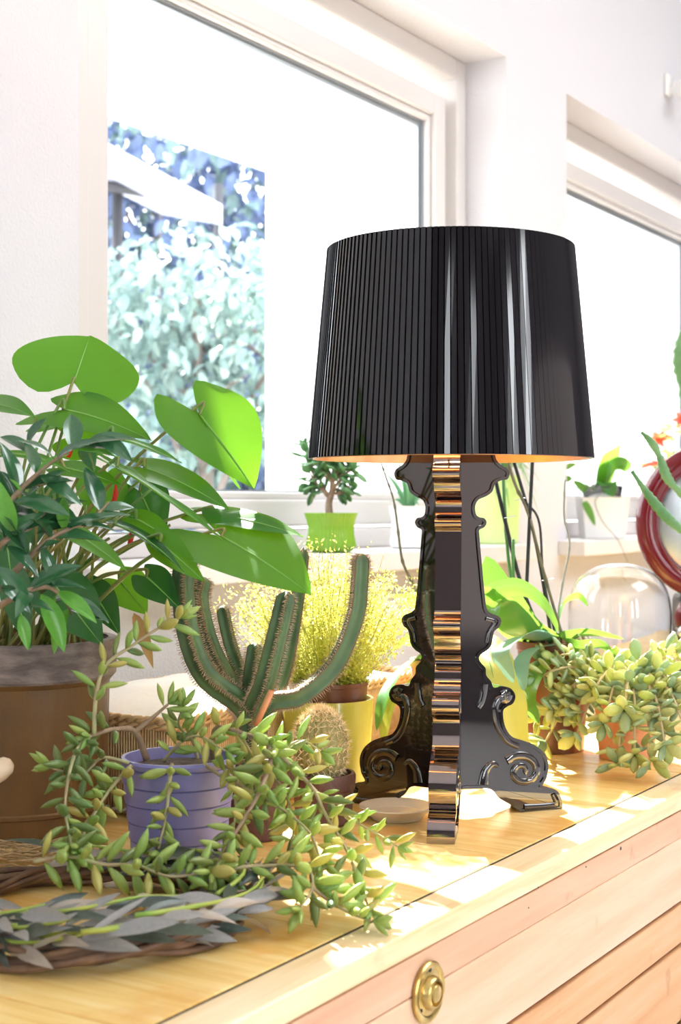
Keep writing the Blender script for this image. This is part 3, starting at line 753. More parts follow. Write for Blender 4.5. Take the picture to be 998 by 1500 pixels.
ST = [  # (points px,py,Y), stem radius, leaf scale, dark?, first leaf fraction
    ([(215, 1112, 1.64), (198, 1072, 1.62), (168, 1068, 1.58), (132, 1078, 1.55)], .0042, .030, 1, .75),
    ([(132, 1078, 1.55), (112, 1100, 1.53), (100, 1140, 1.51), (96, 1185, 1.49), (104, 1235, 1.46)], .0024, .031, 1, .0),
    ([(138, 1075, 1.55), (141, 1020, 1.55), (155, 975, 1.56), (195, 945, 1.57), (236, 918, 1.58), (262, 905, 1.58)], .0026, .030, 0, .22),
    ([(198, 1072, 1.62), (225, 1050, 1.62), (246, 1032, 1.62)], .0030, .030, 0, .9),
    ([(192, 1122, 1.60), (168, 1148, 1.57), (145, 1180, 1.54), (124, 1218, 1.5), (110, 1250, 1.46)], .0024, .031, 0, .05),
    ([(252, 1120, 1.60), (248, 1150, 1.57), (243, 1195, 1.55), (232, 1245, 1.52)], .0026, .030, 0, .1),
    ([(318, 1122, 1.62), (345, 1130, 1.57), (346, 1180, 1.55), (341, 1225, 1.53)], .0022, .028, 0, .2),
    ([(312, 1112, 1.64), (312, 1088, 1.62), (318, 1066, 1.62), (350, 1072, 1.60), (392, 1086, 1.58)], .0036, .030, 0, .45),
    ([(392, 1086, 1.58), (396, 1118, 1.55), (376, 1168, 1.51), (344, 1222, 1.47), (312, 1276, 1.43)], .0030, .034, 0, .05),
    ([(392, 1086, 1.58), (425, 1120, 1.57), (458, 1155, 1.56), (478, 1195, 1.54), (508, 1245, 1.49), (528, 1295, 1.44), (542, 1335, 1.41)], .0026, .033, 0, .05),
    ([(430, 1125, 1.60), (470, 1165, 1.60), (515, 1200, 1.59), (560, 1226, 1.57), (582, 1240, 1.56)], .0020, .026, 0, .3),
    ([(312, 1276, 1.43), (360, 1270, 1.44), (410, 1268, 1.45), (450, 1272, 1.44), (458, 1300, 1.41), (440, 1330, 1.385)], .0024, .033, 0, .1),
    ([(50, 1262, 1.45), (100, 1255, 1.45), (150, 1266, 1.44), (200, 1268, 1.44), (250, 1284, 1.42), (312, 1276, 1.43)], .0024, .036, 0, .0),
    ([(458, 1300, 1.41), (480, 1318, 1.41), (510, 1336, 1.40), (545, 1350, 1.395)], .0020, .030, 0, .1),
    ([(350, 1072, 1.60), (372, 1110, 1.6), (410, 1150, 1.58), (430, 1200, 1.55), (425, 1250, 1.5)], .0024, .031, 0, .15),
    ([(290, 1112, 1.64), (282, 1085, 1.64), (262, 1062, 1.63), (268, 1035, 1.62)], .0022, .029, 0, .3),
    ([(240, 1115, 1.63), (262, 1090, 1.61), (290, 1078, 1.6), (330, 1100, 1.58)], .0022, .028, 0, .2),
    ([(190, 1118, 1.62), (150, 1110, 1.60), (120, 1135, 1.56), (75, 1125, 1.54)], .0022, .030, 1, .3),
    ([(300, 1120, 1.61), (330, 1140, 1.57), (390, 1170, 1.54), (450, 1215, 1.5), (470, 1260, 1.47)], .0022, .030, 0, .3),
    ([(340, 1118, 1.62), (400, 1105, 1.6), (440, 1085, 1.6), (470, 1100, 1.6)], .0020, .028, 0, .2),
]
nleaf = 0
for pts, rad, ls, dk, f0 in ST:
    c = crom([P(*q) for q in pts], 8)
    for q in c: q.z = max(q.z, T + .008)
    mm = MB(); mm.tube(c, [rad * (1 - .55 * i / len(c)) for i in range(len(c))], 7); mm.build('stem', M['bark'] if rad > .0029 else M['sedum_stem'], sed)
    acc = 0; ang = R.uniform(0, 6)
    tot = sum((c[i + 1] - c[i]).length for i in range(len(c) - 1)); run = 0
    for i in range(len(c) - 1):
        sl = (c[i + 1] - c[i]).length; run += sl; acc += sl
        if run / tot < f0 or acc < .0098: continue
        acc = 0; ang += 1.35
        d = (c[i + 1] - c[i]).normalized(); a = d.orthogonal().normalized(); b = d.cross(a)
        for s in (0, pi):
            o = (a * math.cos(ang + s) + b * math.sin(ang + s)); dr = (o * .9 + d * .55 + V3(0, 0, .12) + rv(.18)).normalized()
            if c[i].z + dr.z * ls < T + .004: dr.z = abs(dr.z)
            inst_on('leaf', sm[R.randrange(3, 5)] if (dk or R.random() < .15) else (sm[5] if R.random() < .25 else sm[R.randrange(0, 3)]), frame(c[i] + o * rad * .5, dr, d, ls * R.uniform(.85, 1.25)), sed, T + .001); nleaf += 1
    d = (c[-1] - c[-3]).normalized()
    for k in range(4):     # tip rosette
        o = d.orthogonal().normalized(); o = Matrix.Rotation(k * pi / 2 + ang, 3, d) @ o
        dr = (d + o * .6 + V3(0, 0, .15)).normalized()
        inst_on('leaf', sm[R.randrange(0, 3)], frame(c[-1], dr, d, ls * R.uniform(.7, 1)), sed, T + .001); nleaf += 1
print('sedum leaves', nleaf)
# ------------------------------------------------------------ branching cactus
CC = P(372, 0, 1.80); CC.z = T
eup = thing('branching_cactus', 'branching grey-green ribbed cactus with curving spiny arms', 'cactus', CC)
pot_lathe('pot', CC, [(0, .001), (.036, .001), (.048, .07), (.052, .071), (.053, .088), (.047, .088), (.045, .074), (0, .072)], M['clay_dark'], eup, 36)
m = MB(); m.lathe(CC, [(.0452, .0745), (0, .080)], 24); m.build('soil', M['soil'], eup)
M['cork'] = plain('corky_rib_edge', (0.20, 0.13, 0.07), .7, c2=(.12, .13, .06), cscale=150)
def arm(pts, r0, r1, nr=4, ph=0.):
    c = crom([q if isinstance(q, Vector) else P(*q) for q in pts], 10); n = len(c); seg = nr * 10; V = []; Fc = []; tips = []
    t0 = (c[1] - c[0]).normalized(); x = t0.cross(V3(0, 1, 0)).normalized()
    run = 0
    for i in range(n):
        t = (c[min(i + 1, n - 1)] - c[max(i - 1, 0)]).normalized(); x = (x - t * x.dot(t)).normalized(); y = t.cross(x)
        f = i / (n - 1); r = r0 * (1 - f) + r1 * f
        if f > .94: r *= max(.15, math.sqrt(max(0, 1 - ((f - .94) / .062) ** 2)))
        if i: run += (c[i] - c[i - 1]).length
        for k in range(seg):
            a = 2 * pi * k / seg + ph; cs = .5 + .5 * math.cos(nr * (a - ph))
            rr = r * (.62 + .42 * cs ** 1.6 + .02 * math.sin(i * 2.2) * cs)
            V.append(c[i] + (x * math.cos(a) + y * math.sin(a)) * rr)
        for j in range(nr):
            a = 2 * pi * j / nr + ph; dd = x * math.cos(a) + y * math.sin(a); tips.append((c[i] + dd * r * 1.02, dd, t))
        if i:
            for k in range(seg):
                k2 = (k + 1) % seg; Fc.append(((i - 1) * seg + k, (i - 1) * seg + k2, i * seg + k2, i * seg + k))
    Fc.append(tuple((n - 1) * seg + k for k in range(seg)))
    mi = []
    for i in range(n - 1): mi += [1 if (k % 10 in (9, 0)) else 0 for k in range(seg)]
    o = mk('arm', V, Fc, None, eup, True, [M['cactus'], M['cork']], mi + [0])
    mm = MB()
    for i in range(len(tips) - nr):
        q = tips[i]; w = tips[i + nr]
        for s in range(2):
            b = q[0].lerp(w[0], s / 2 + R.uniform(-.1, .1)); dd = q[1]; side = dd.cross(q[2]); 
            for e in (-1, 0, 1):
                tip = b + (dd * .8 + side * e * .6 + q[2] * R.uniform(-.3, .4)) * R.uniform(.005, .009)
                mm.add([b + side * .0005, b - side * .0005, b + q[2] * .0009, tip], [(0, 1, 3), (1, 2, 3), (2, 0, 3)])
    stuff(mm.build('spines', M['spine'], o, False))
    # corky brown rib edge
    return o
B0 = CC + V3(0, 0, .076)
arm([B0, (366, 1058, 1.80), (352, 1030, 1.79), (302, 990, 1.78), (277, 930, 1.78), (268, 850, 1.79), (284, 792, 1.80)], .0145, .0135, 4, .4)
arm([(352, 1035, 1.81), (338, 1004, 1.82), (308, 945, 1.83), (292, 880, 1.84), (298, 845, 1.84)], .012, .0115, 4, .2)
arm([(366, 1035, 1.82), (358, 1000, 1.83), (338, 945, 1.84), (325, 888, 1.84)], .010, .0095, 4, .6)
arm([(364, 1040, 1.81), (368, 990, 1.80), (375, 942, 1.80)], .010, .010, 4, .3)
arm([B0, (370, 1050, 1.79), (388, 1000, 1.775), (406, 930, 1.77), (421, 866, 1.77)], .0145, .0125, 5, .3)
arm([B0, (388, 1038, 1.79), (440, 1020, 1.79), (490, 975, 1.80), (520, 905, 1.80), (527, 850, 1.80), (529, 811, 1.80)], .0135, .0125, 4, .75)
arm([(384, 1040, 1.83), (412, 1000, 1.88), (430, 920, 1.90), (446, 802, 1.91)], .0125, .011, 4, .5)
m = MB(); m.tube([P(375, 1062, 1.765), P(398, 1012, 1.755)], .0042, 8); o = m.build('stake', M['terra'], eup); o['label'] = 'short orange wooden stake'

# ------------------------------------------------------------ yellow pot with the fine herb
YC = P(481, 0, 2.08); YC.z = T
her = thing('potted_herb', 'bushy fine-leaved yellow-green herb in a yellow ceramic pot', 'potted plant', YC)
pot_lathe('pot', YC, [(0, .001), (.057, .001), (.0595, .004), (.0665, .133), (.0655, .137), (.0615, .137), (.0605, .12), (0, .10)], M['yellow'], her, 56)
pot_lathe('inner_pot', YC, [(.054, .11), (.0575, .155), (.0590, .156), (.0592, .162), (.0560, .162), (.0550, .148), (0, .146)], M['brown_pl'], her, 48)
m = MB(); m.lathe(YC, [(.0552, .1485), (.03, .156), (0, .158)], 30); m.build('soil', M['soil'], her)
HB = YC + V3(0, 0, .155)
mm = MB(); ms = MB()
for k in range(430):
    a = R.uniform(0, 2 * pi); rr = math.sqrt(R.random()); s = HB + V3(math.cos(a), math.sin(a), 0) * rr * .045
    th = rr * 1.05 * R.uniform(.7, 1.1); L = R.uniform(.12, .215) * (1 - .22 * rr)
    d = V3(math.cos(a) * math.sin(th) * .70, math.sin(a) * math.sin(th) * .70, math.cos(th)).normalized()
    e = s + d * L + V3(0, 0, .012); mid = s.lerp(e, .5) + rv(.012)
    pts = [s.lerp(mid, i / 5) if i < 5 else mid.lerp(e, (i - 5) / 5) for i in range(11)]
    if k % 2: ms.tube([pts[0], pts[5], pts[10]], .0005, 3, False)
    for q in range(1, 11):
        for _ in range(5):
            c = pts[q] + rv(.008); x = rv().normalized() * R.uniform(.0022, .0038); y = x.cross(rv()).normalized() * .0014
            mm.add([c - x, c + y, c + x, c - y], [(0, 1, 2, 3)])
stuff(mm.build('foliage', M['thyme'], her, False)); stuff(ms.build('stems', M['thyme_stem'], her, False))

# ------------------------------------------------------------ ball cactus
KC = P(474, 0, 1.875); KC.z = T
bal = thing('ball_cactus', 'small round golden-spined cactus in a rough dark brown clay pot', 'cactus', KC)
pot_lathe('pot', KC, [(0, .001), (.033, .001), (.037, .005), (.0395, .045), (.0415, .047), (.0425, .064), (.041, .067), (.037, .067), (.036, .055), (0, .053)], M['clay_dark'], bal, 40)
m = MB(); m.lathe(KC, [(.0362, .056), (0, .058)], 20); m.build('soil', M['soil'], bal)
BC2 = KC + V3(-.004, 0, .100)
V = []; Fc = []; seg, nu = 66, 24; sp = MB()
for i in range(nu + 1):
    f = i / nu; ph = -pi / 2 + pi * f
    for k in range(seg):
        a = 2 * pi * k / seg; rb_ = 1 + .06 * math.cos(22 * a)
        V.append(BC2 + V3(math.cos(ph) * .0345 * rb_ * math.cos(a), math.cos(ph) * .0345 * rb_ * math.sin(a), math.sin(ph) * .050))
for i in range(nu):
    for k in range(seg): k2 = (k + 1) % seg; Fc.append((i * seg + k, i * seg + k2, (i + 1) * seg + k2, (i + 1) * seg + k))
o = mk('body', V, Fc, M['ball'], bal)
for j in range(22):
    a = 2 * pi * j / 22
    for i in range(15):
        ph = -.9 + 2.4 * i / 14; nn = V3(math.cos(ph) * math.cos(a), math.cos(ph) * math.sin(a), math.sin(ph)).normalized()
        b = BC2 + V3(math.cos(ph) * .0362 * math.cos(a), math.cos(ph) * .0362 * math.sin(a), math.sin(ph) * .0505)
        for s in range(13):
            dd = (nn * .45 + rv(.9)).normalized() * R.uniform(.005, .011); w = dd.cross(rv()).normalized() * .00045
            sp.add([b + w, b - w, b + dd], [(0, 1, 2)])
stuff(sp.build('spines', M['spine_w'], o, False))

# ------------------------------------------------------------ wicker hamper
bu0, bu1, bn0, bn1, bh = 1.475, 2.16, -1.50, -1.195, .132
bas = thing('wicker_basket', 'low honey-coloured wicker basket lined with white cloth by the wall', 'basket', W((bu0 + bu1) / 2, (bn0 + bn1) / 2, T))
m = MB(); t_ = .004
m.boxw(bu0 + .004, bu1 - .004, bn0 + .004, bn1 - .004, T + .0005, T + .006)
for a in ((bu0 + .004, bu1 - .004, bn1 - .008, bn1 - .004), (bu0 + .004, bu1 - .004, bn0 + .004, bn0 + .008), (bu0 + .004, bu0 + .008, bn0 + .008, bn1 - .008), (bu1 - .008, bu1 - .004, bn0 + .008, bn1 - .008)):
    m.boxw(*a, T + .006, T + bh - .006)
m.build('lining_wall', M['reed_pale'], bas, False)
m = MB()
def reedline(a, b, n):
    for i in range(n):
        q = a.lerp(b, (i + .5) / n); m.tube([q + V3(0, 0, .002), q + V3(0, 0, bh - .01)], .0017, 5)
reedline(W(bu0, bn1, T), W(bu1, bn1, T), 150); reedline(W(bu0, bn0, T), W(bu0, bn1, T), 66); reedline(W(bu1, bn0, T), W(bu1, bn1, T), 66)
stuff(m.build('reeds', M['reed'], bas))
for zz, rr in ((.006, .005), (bh * .32, .003), (bh - .010, .0055), (bh - .002, .0065)):
    m = MB(); cs = [W(bu0, bn0, T + zz), W(bu0, bn1, T + zz), W(bu1, bn1, T + zz), W(bu1, bn0, T + zz), W(bu0, bn0, T + zz)]
    for i in range(4):
        L = (cs[i + 1] - cs[i]).length; n = int(L / .006)
        for s in (0, pi):
            up = V3(0, 0, 1); out_ = (cs[i + 1] - cs[i]).normalized().cross(up)
            m.tube([cs[i].lerp(cs[i + 1], k / n) + up * (rr * .5 * math.sin(k * 1.1 + s)) + out_ * (rr * .5 * math.cos(k * 1.1 + s)) for k in range(n + 1)], rr * .55, 5)
    m.build('woven_band', M['reed'] if zz > .01 else M['reed_pale'], bas)
V = []; Fc = []; nx, ny = 40, 16
for i in range(nx + 1):
    for j in range(ny + 1):
        a, b = i / nx, j / ny; e = min(a, 1 - a, b * .8, (1 - b) * .8)
        z = T + bh - .012 + .030 * min(1, e * 5) + .006 * noise.noise(V3(a * 9, b * 5, 0))
        V.append(W(bu0 + .012 + (bu1 - bu0 - .024) * a, bn0 + .012 + (bn1 - bn0 - .024) * b, z))
for i in range(nx):
    for j in range(ny): b = i * (ny + 1) + j; Fc.append((b, b + ny + 1, b + ny + 2, b + 1))
o = mk('cloth', V, Fc, M['linen'], bas); o['label'] = 'white cloth bulging from the basket'

# ------------------------------------------------------------ eucalyptus wreath
WC = V3(-.255, 1.425, T)
wre = thing('eucalyptus_wreath', 'dark twig wreath with grey-green pointed leaves lying at the front left', 'wreath', WC)
for k in range(11):
    ph = R.uniform(0, 6); ro = R.uniform(.132, .160); zo = R.uniform(.008, .024); fr = R.randint(3, 6); am = R.uniform(.004, .008)
    pts = [WC + V3((ro + am * math.cos(fr * a + ph)) * math.cos(a), (ro + am * math.cos(fr * a + ph)) * math.sin(a), zo + .006 * math.sin(fr * a + ph)) for a in [2 * pi * i / 72 for i in range(73)]]
    for q in pts: q.z = max(q.z, T + .0045)
    m = MB(); m.tube(pts, R.uniform(.0026, .004), 6); m.build('twig', M['willow'], wre)
em = [data('euca_leaf', lance_mesh(w, b, c, peak=.48, twist=t), M[mt]) for w, b, c, t, mt in ((.23, .1, .25, .5, 'euca'), (.25, .25, .2, -.5, 'euca_t'), (.17, -.15, .3, .3, 'euca'), (.20, .1, .2, .5, 'euca_d'), (.18, .25, .3, -.4, 'euca_d'))]
for k in range(15):
    a0 = -3.3 + k * .27; ro = R.uniform(.118, .172); ln = R.uniform(.9, 1.5); zz = .024 + .009 * (k % 3)
    pts = [WC + V3((ro + .008 * math.sin(i * .6 + k)) * math.cos(a0 + ln * i / 13), (ro + .008 * math.sin(i * .6 + k)) * math.sin(a0 + ln * i / 13), zz + .006 * math.sin(i * .4 + k)) for i in range(14)]
    m = MB(); m.tube([q + V3(0, 0, .006) for q in pts], [.0026 * (1 - i / 22) for i in range(14)], 6); m.build('green_stem', M['euca_stem'], wre)
    for i in range(0, 14):
        d = (pts[min(i + 1, 13)] - pts[max(i - 1, 0)]).normalized(); s = d.cross(V3(0, 0, 1)) * (1 if i % 2 else -1)
        dr = (d * R.uniform(.7, 1.2) + s * R.uniform(.15, .8) + V3(0, 0, R.uniform(-.12, .25))).normalized()
        inst_on('leaf', R.choice(em[:3]) if R.random() < .62 else R.choice(em[3:]), frame(pts[i], dr, V3(R.uniform(-1.2, 1.2), -.6, .9), R.uniform(.040, .070)), wre, T + .001)

# ------------------------------------------------------------ straw, saucer, tool handle
m = MB(); sc_ = P(40, 1262, 1.66); sc_.z = T
for k in range(170):
    a = R.uniform(-.5, .5) + (pi if R.random() < .5 else 0); q = sc_ + V3(R.uniform(-.075, .06), R.uniform(-.04, .03), R.uniform(.002, .022)); d = V3(math.cos(a), math.sin(a) * .8, R.uniform(-.04, .1))
    L = R.uniform(.02, .05); q2 = q + d * L; q2.z = max(q2.z, T + .001)
    m.tube([q, q.lerp(q2, .5) + V3(0, 0, .003), q2], R.uniform(.0005, .0011), 4)
s = stuff(m.build('straw', M['straw'])); tag(s, 'small heap of dry straw in front of the rusty pot', 'straw')
QC = V3(.0745, 1.905, T)
s = pot_lathe('saucer', QC, [(0, .0006), (.034, .0006), (.036, .004), (.049, .015), (.0505, .0165), (.0495, .0178), (.046, .0165), (.035, .0085), (0, .008)], M['porcelain'], None, 48)
tag(s, 'small cream saucer on the chest between the lamp feet', 'saucer')
M['handle'] = wood('pale_tool_handle', (.7, .5, .32), (.78, .6, .42), (.82, .66, .5), 0, .5)
t = thing('garden_tool', 'pale wooden tool handle poking in at the far left edge', 'tool', V3(-.56, 1.52, T))
a = V3(-.56, 1.55, T + .012); b = P(17, 1117, 1.56); d = (b - a).normalized(); L = (b - a).length
m = MB(); m.tube([a + d * (L * f) for f in (0, .1, .3, .6, .85, .94, .98, 1)], [.008, .010, .012, .011, .0125, .0125, .010, .005], 14); m.build('handle', M['handle'], t)
m = MB(); m.tube([a - d * .03 + V3(0, 0, .012), a + d * .01], [.004, .0075], 10); m.build('ferrule', M['spacer'], t)
# ------------------------------------------------------------ materials, right-hand side
M['orch'] = leaf('orchid_leaf', (0.035, 0.16, 0.04), (0.075, 0.25, 0.055), .25, .28, tcol=(.35, .65, .08), scale=5)
M['orch_blue'] = leaf('bluish_orchid_leaf', (0.16, 0.33, 0.25), (0.24, 0.42, 0.32), .2, .25, scale=5)
M['orch_yel'] = leaf('yellowing_orchid_leaf', (0.28, 0.40, 0.07), (0.50, 0.53, 0.17), .2, .3, tcol=(.8, .8, .15), scale=5)
M['stick'] = plain('black_stick', (0.012, 0.011, 0.012), .35)
M['stalk'] = plain('brown_green_stalk', (0.10, 0.085, 0.05), .5, c2=(.2, .17, .1), cscale=30)
M['stalk_g'] = plain('green_stalk', (0.08, 0.22, 0.06), .4)
M['stalk_grey'] = plain('grey_dry_stalk', (0.32, 0.30, 0.27), .6)
M['barkchip'] = plain('bark_chips', (0.14, 0.07, 0.04), .9, c2=(.3, .18, .12), cscale=50)
M['root'] = plain('pale_aerial_root', (0.66, 0.58, 0.48), .7)
M['coty'] = leaf('felted_succulent_leaf', (0.40, 0.50, 0.13), (0.70, 0.70, 0.34), .25, .5, tcol=(.7, .7, .15), spec=.3)
M['coty_g'] = leaf('grey_succulent_leaf', (0.26, 0.40, 0.22), (0.42, 0.52, 0.28), .2, .5, spec=.3)
M['coty_stem'] = plain('pale_felted_stem', (0.62, 0.50, 0.28), .8)
M['lime'] = plain('lime_green_ceramic', (0.20, 0.40, 0.02), .3, coat=.3)
M['white_pot'] = plain('white_ceramic', (0.86, 0.85, 0.84), .35, coat=.2)
M['pale_green'] = plain('pale_green_translucent_pot', (0.62, 0.82, 0.28), .35, c2=(.66, .84, .34), cscale=4)
M['jade'] = leaf('jade_leaf', (0.08, 0.24, 0.09), (0.17, 0.36, 0.14), .12, .25)
M['jade_bark'] = plain('jade_trunk', (0.24, 0.15, 0.11), .8, bump=.6, bscale=90, c2=(.4, .28, .2), cscale=60)
M['aloe'] = leaf('aloe_leaf', (0.09, 0.27, 0.11), (0.17, 0.4, 0.17), .2, .35)
M['spider'] = leaf('spider_plant_leaf', (0.13, 0.36, 0.08), (0.35, 0.55, 0.2), .35, .35)
M['slicer_red'] = plain('dark_red_enamel', (0.13, 0.004, 0.010), .15, coat=.3)
M['steel'] = plain('brushed_steel', (0.62, 0.63, 0.66), .25, metal=1.0, c2=(.5, .51, .54), cscale=8)
M['slicer_black'] = plain('black_enamel', (0.01, 0.01, 0.01), .2)
M['flat_cactus'] = plain('flat_cactus_skin', (0.09, 0.24, 0.08), .45, c2=(.2, .38, .16), cscale=24)
M['poin'] = leaf('red_bract', (0.75, 0.03, 0.02), (0.9, 0.12, 0.05), .35, .4)
M['poin_g'] = leaf('pale_green_bract', (0.35, 0.5, 0.12), (0.6, 0.65, 0.25), .35, .4)
M['sensor'] = plain('white_sensor_plastic', (0.82, 0.81, 0.80), .4)
M['sensor_eye'] = plain('grey_sensor_lens', (0.25, 0.25, 0.26), .3)
def glassmat():
    m, t, b, o = nt('clear_glass'); b.inputs['Base Color'].default_value = (.99, 1, 1, 1); b.inputs['Transmission Weight'].default_value = 1; b.inputs['Roughness'].default_value = 0.0; b.inputs['IOR'].default_value = 1.45
    return m
M['clear'] = glassmat()
SX = V3(1, 0, 0)

# ------------------------------------------------------------ orchids
def chips(name, c, r, n, mat, parent):
    m = MB()
    for k in range(n):
        a = R.uniform(0, 2 * pi); q = c + V3(math.cos(a), math.sin(a), 0) * r * math.sqrt(R.random()) + V3(0, 0, R.uniform(0, .008))
        x = rv().normalized() * R.uniform(.004, .009); y = x.cross(rv()).normalized() * R.uniform(.003, .006); z = x.cross(y).normalized() * .003
        m.hexa([q - x - y - z, q + x - y - z, q + x + y - z, q - x + y - z, q - x * .8 - y + z, q + x - y * .8 + z, q + x * .9 + y + z, q - x + y * .8 + z])
    return stuff(m.build(name, mat, parent, False))
def polyt(name, pts, r, mat, parent, r1=None, sub=8, knot=False):
    c = crom([P(*q) if not isinstance(q, Vector) else q for q in pts], sub); n = len(c); r1 = r1 or r
    m = MB(); m.tube(c, [r + (r1 - r) * i / (n - 1) + (r * .35 if knot and i % 7 == 3 else 0) for i in range(n)], 7); return m.build(name, mat, parent)
OC = P(812, 0, 2.44); OC.z = T
orc = thing('potted_orchid', 'orchid with broad arching leaves and dark support sticks right of the lamp', 'orchid', OC)
pot_lathe('pot', OC, [(0, .001), (.050, .001), (.062, .17), (.064, .172), (.064, .186), (.059, .186), (.057, .17), (0, .165)], M['brown_pl'], orc, 40)
chips('bark_chips', OC + V3(0, 0, .178), .056, 90, M['barkchip'], orc)
OB = OC + V3(0, 0, .18)
ostrap = lambda pts, w, mat, side=(1, 0, .1), fold=.12, **k: strap('leaf', [P(*q) if not isinstance(q, Vector) else q for q in pts], w, side, M[mat], orc, fold, **k)
fatp = lambda t: max(.04, math.sin(pi * (.06 + .94 * t) ** .8) ** .5)
ostrap([OB, (765, 925, 2.40), (738, 880, 2.38), (712, 815, 2.40)], .072, 'orch', (.85, -.4, .3), .08, prof=fatp)
ostrap([OB, (770, 930, 2.36), (745, 905, 2.34), (722, 890, 2.33), (705, 930, 2.32)], .07, 'orch', (.8, -.5, .2), .1, prof=fatp)
ostrap([OB + V3(-.02, 0, 0), (760, 900, 2.36), (716, 868, 2.32), (700, 866, 2.30)], .03, 'orch', (.2, -.8, .5), .1)
ostrap([P(702, 884, 2.36), (725, 868, 2.32), (760, 862, 2.27), (790, 880, 2.24), (808, 905, 2.22), (817, 925, 2.22)], .034, 'orch', (.1, -.75, .65), .12)
ostrap([OB, (775, 930, 2.30), (745, 945, 2.22), (735, 960, 2.20), (752, 1000, 2.19)], .045, 'orch_blue', (.7, -.6, .3), .06, prof=fatp)
ostrap([OB + V3(0, -.03, 0), (785, 950, 2.28), (768, 965, 2.22), (766, 985, 2.20), (768, 1012, 2.19)], .032, 'orch_blue', (.7, -.6, .2), .06, prof=fatp)
ostrap([OB + V3(0, -.03, 0), (780, 1000, 2.28), (775, 1030, 2.24), (790, 1060, 2.23)], .035, 'orch', (.8, -.5, .2), .1)
ostrap([OB, (835, 932, 2.40), (868, 928, 2.38), (914, 936, 2.36)], .026, 'orch', (.1, -.8, .6), .1)
ostrap([OB, (822, 900, 2.46), (830, 882, 2.46), (848, 874, 2.46), (862, 888, 2.45)], .026, 'orch', (.2, -.7, .6), .1)
ostrap([OB, (845, 948, 2.36), (880, 945, 2.33), (905, 965, 2.31)], .028, 'orch', (.1, -.8, .6), .1)
for pts, r, mt in (
    ([(712, 640, 2.5), (736, 745, 2.48), (764, 856, 2.46), (800, 948, 2.44)], .0036, 'stick'),
    ([(745, 650, 2.48), (773, 744, 2.47), (792, 830, 2.46), (810, 948, 2.44)], .0030, 'stick'),
    ([(782, 640, 2.42), (777, 744, 2.42), (772, 856, 2.42), (768, 945, 2.42)], .0032, 'stick'),
    ([(770, 735, 2.47), (790, 765, 2.46), (797, 850, 2.45), (818, 950, 2.44)], .0022, 'stick'),
    ([(736, 640, 2.5), (740, 750, 2.49), (752, 860, 2.47), (790, 950, 2.45)], .0030, 'stalk_g'),
    ([(752, 790, 2.44), (754, 860, 2.44), (772, 950, 2.43)], .0028, 'stalk_g'),
    ([(742, 670, 2.42), (756, 712, 2.42), (775, 755, 2.42), (800, 850, 2.42), (830, 950, 2.42)], .0026, 'stalk'),
    ([(828, 702, 2.46), (827, 756, 2.46), (835, 798, 2.46), (824, 858, 2.46), (818, 910, 2.45), (828, 950, 2.44)], .0019, 'stalk_grey')):
    polyt('support_stick' if mt == 'stick' else 'flower_stalk', pts, r, M[mt], orc, knot=mt not in ('stick',))
for k in range(9):
    a = R.uniform(0, 6.28); s = OB + V3(math.cos(a), math.sin(a), 0) * .03
    polyt('aerial_root', [s, s + V3(math.cos(a) * .015, math.sin(a) * .02 - .01, .022), s + V3(math.cos(a) * .03, math.sin(a) * .03 - .015, .008 + R.uniform(-.006, .015))], .0022, M['root'], orc, .0014)
# wire rings tying the sticks
for (x, y, Y) in ((748, 757, 2.45), (803, 849, 2.44), (762, 731, 2.45)):
    m = MB(); c = P(x, y, Y); m.tube([c + V3(.010 * math.cos(a), .006 * math.sin(a), .002 * math.cos(a)) for a in [2 * pi * i / 16 for i in range(17)]], .0006, 5); m.build('wire_tie', M['spacer'], orc)
# second orchid hidden behind the lamp foot
O2C = P(652, 0, 2.37); O2C.z = T
or2 = thing('potted_orchid', 'yellow-leaved orchid growing directly behind the lamp foot', 'orchid', O2C)
pot_lathe('pot', O2C, [(0, .001), (.045, .001), (.056, .15), (.058, .152), (.058, .162), (.053, .162), (.052, .15), (0, .145)], M['terra'], or2, 40)
chips('bark_chips', O2C + V3(0, 0, .155), .05, 50, M['barkchip'], or2)
B2_ = O2C + V3(0, 0, .158)
o2 = lambda pts, w, mat, side=(1, 0, .1), fold=.12, **k: strap('leaf', [P(*q) if not isinstance(q, Vector) else q for q in pts], w, side, M[mat], or2, fold, **k)
o2([B2_ + V3(.02, 0, 0), (695, 950, 2.34), (722, 968, 2.27), (748, 1020, 2.22), (758, 1075, 2.20), (772, 1135, 2.18)], .060, 'orch_yel', (.85, -.3, .25), .24, prof=fatp)
o2([B2_ + V3(.02, 0, 0), (690, 970, 2.30), (708, 1000, 2.25), (715, 1060, 2.22)], .05, 'orch', (.8, -.4, .2), .1)
o2([B2_, (620, 962, 2.36), (590, 985, 2.30), (565, 1020, 2.26), (552, 1070, 2.24)], .046, 'orch', (.7, -.5, .5), .12)
o2([B2_, (610, 1000, 2.32), (585, 1010, 2.27), (568, 1045, 2.25), (562, 1095, 2.24)], .044, 'orch_yel', (.7, -.5, .5), .12)
o2([B2_, (625, 900, 2.40), (600, 880, 2.38), (572, 872, 2.36)], .030, 'orch', (.2, -.7, .6), .1)
o2([B2_, (620, 945, 2.38), (600, 938, 2.34), (578, 950, 2.32), (570, 968, 2.31)], .030, 'orch', (.2, -.7, .6), .1)
polyt('flower_stalk', [B2_ + V3(-.01, 0, 0), (620, 892, 2.42), (605, 855, 2.42), (590, 822, 2.42), (583, 774, 2.42), (577, 733, 2.42), (566, 700, 2.42), (558, 676, 2.42)], .0030, M['stalk'], or2, .0012, knot=True)
polyt('flower_stalk', [B2_, (612, 880, 2.40), (620, 850, 2.40)], .0022, M['stalk'], or2)

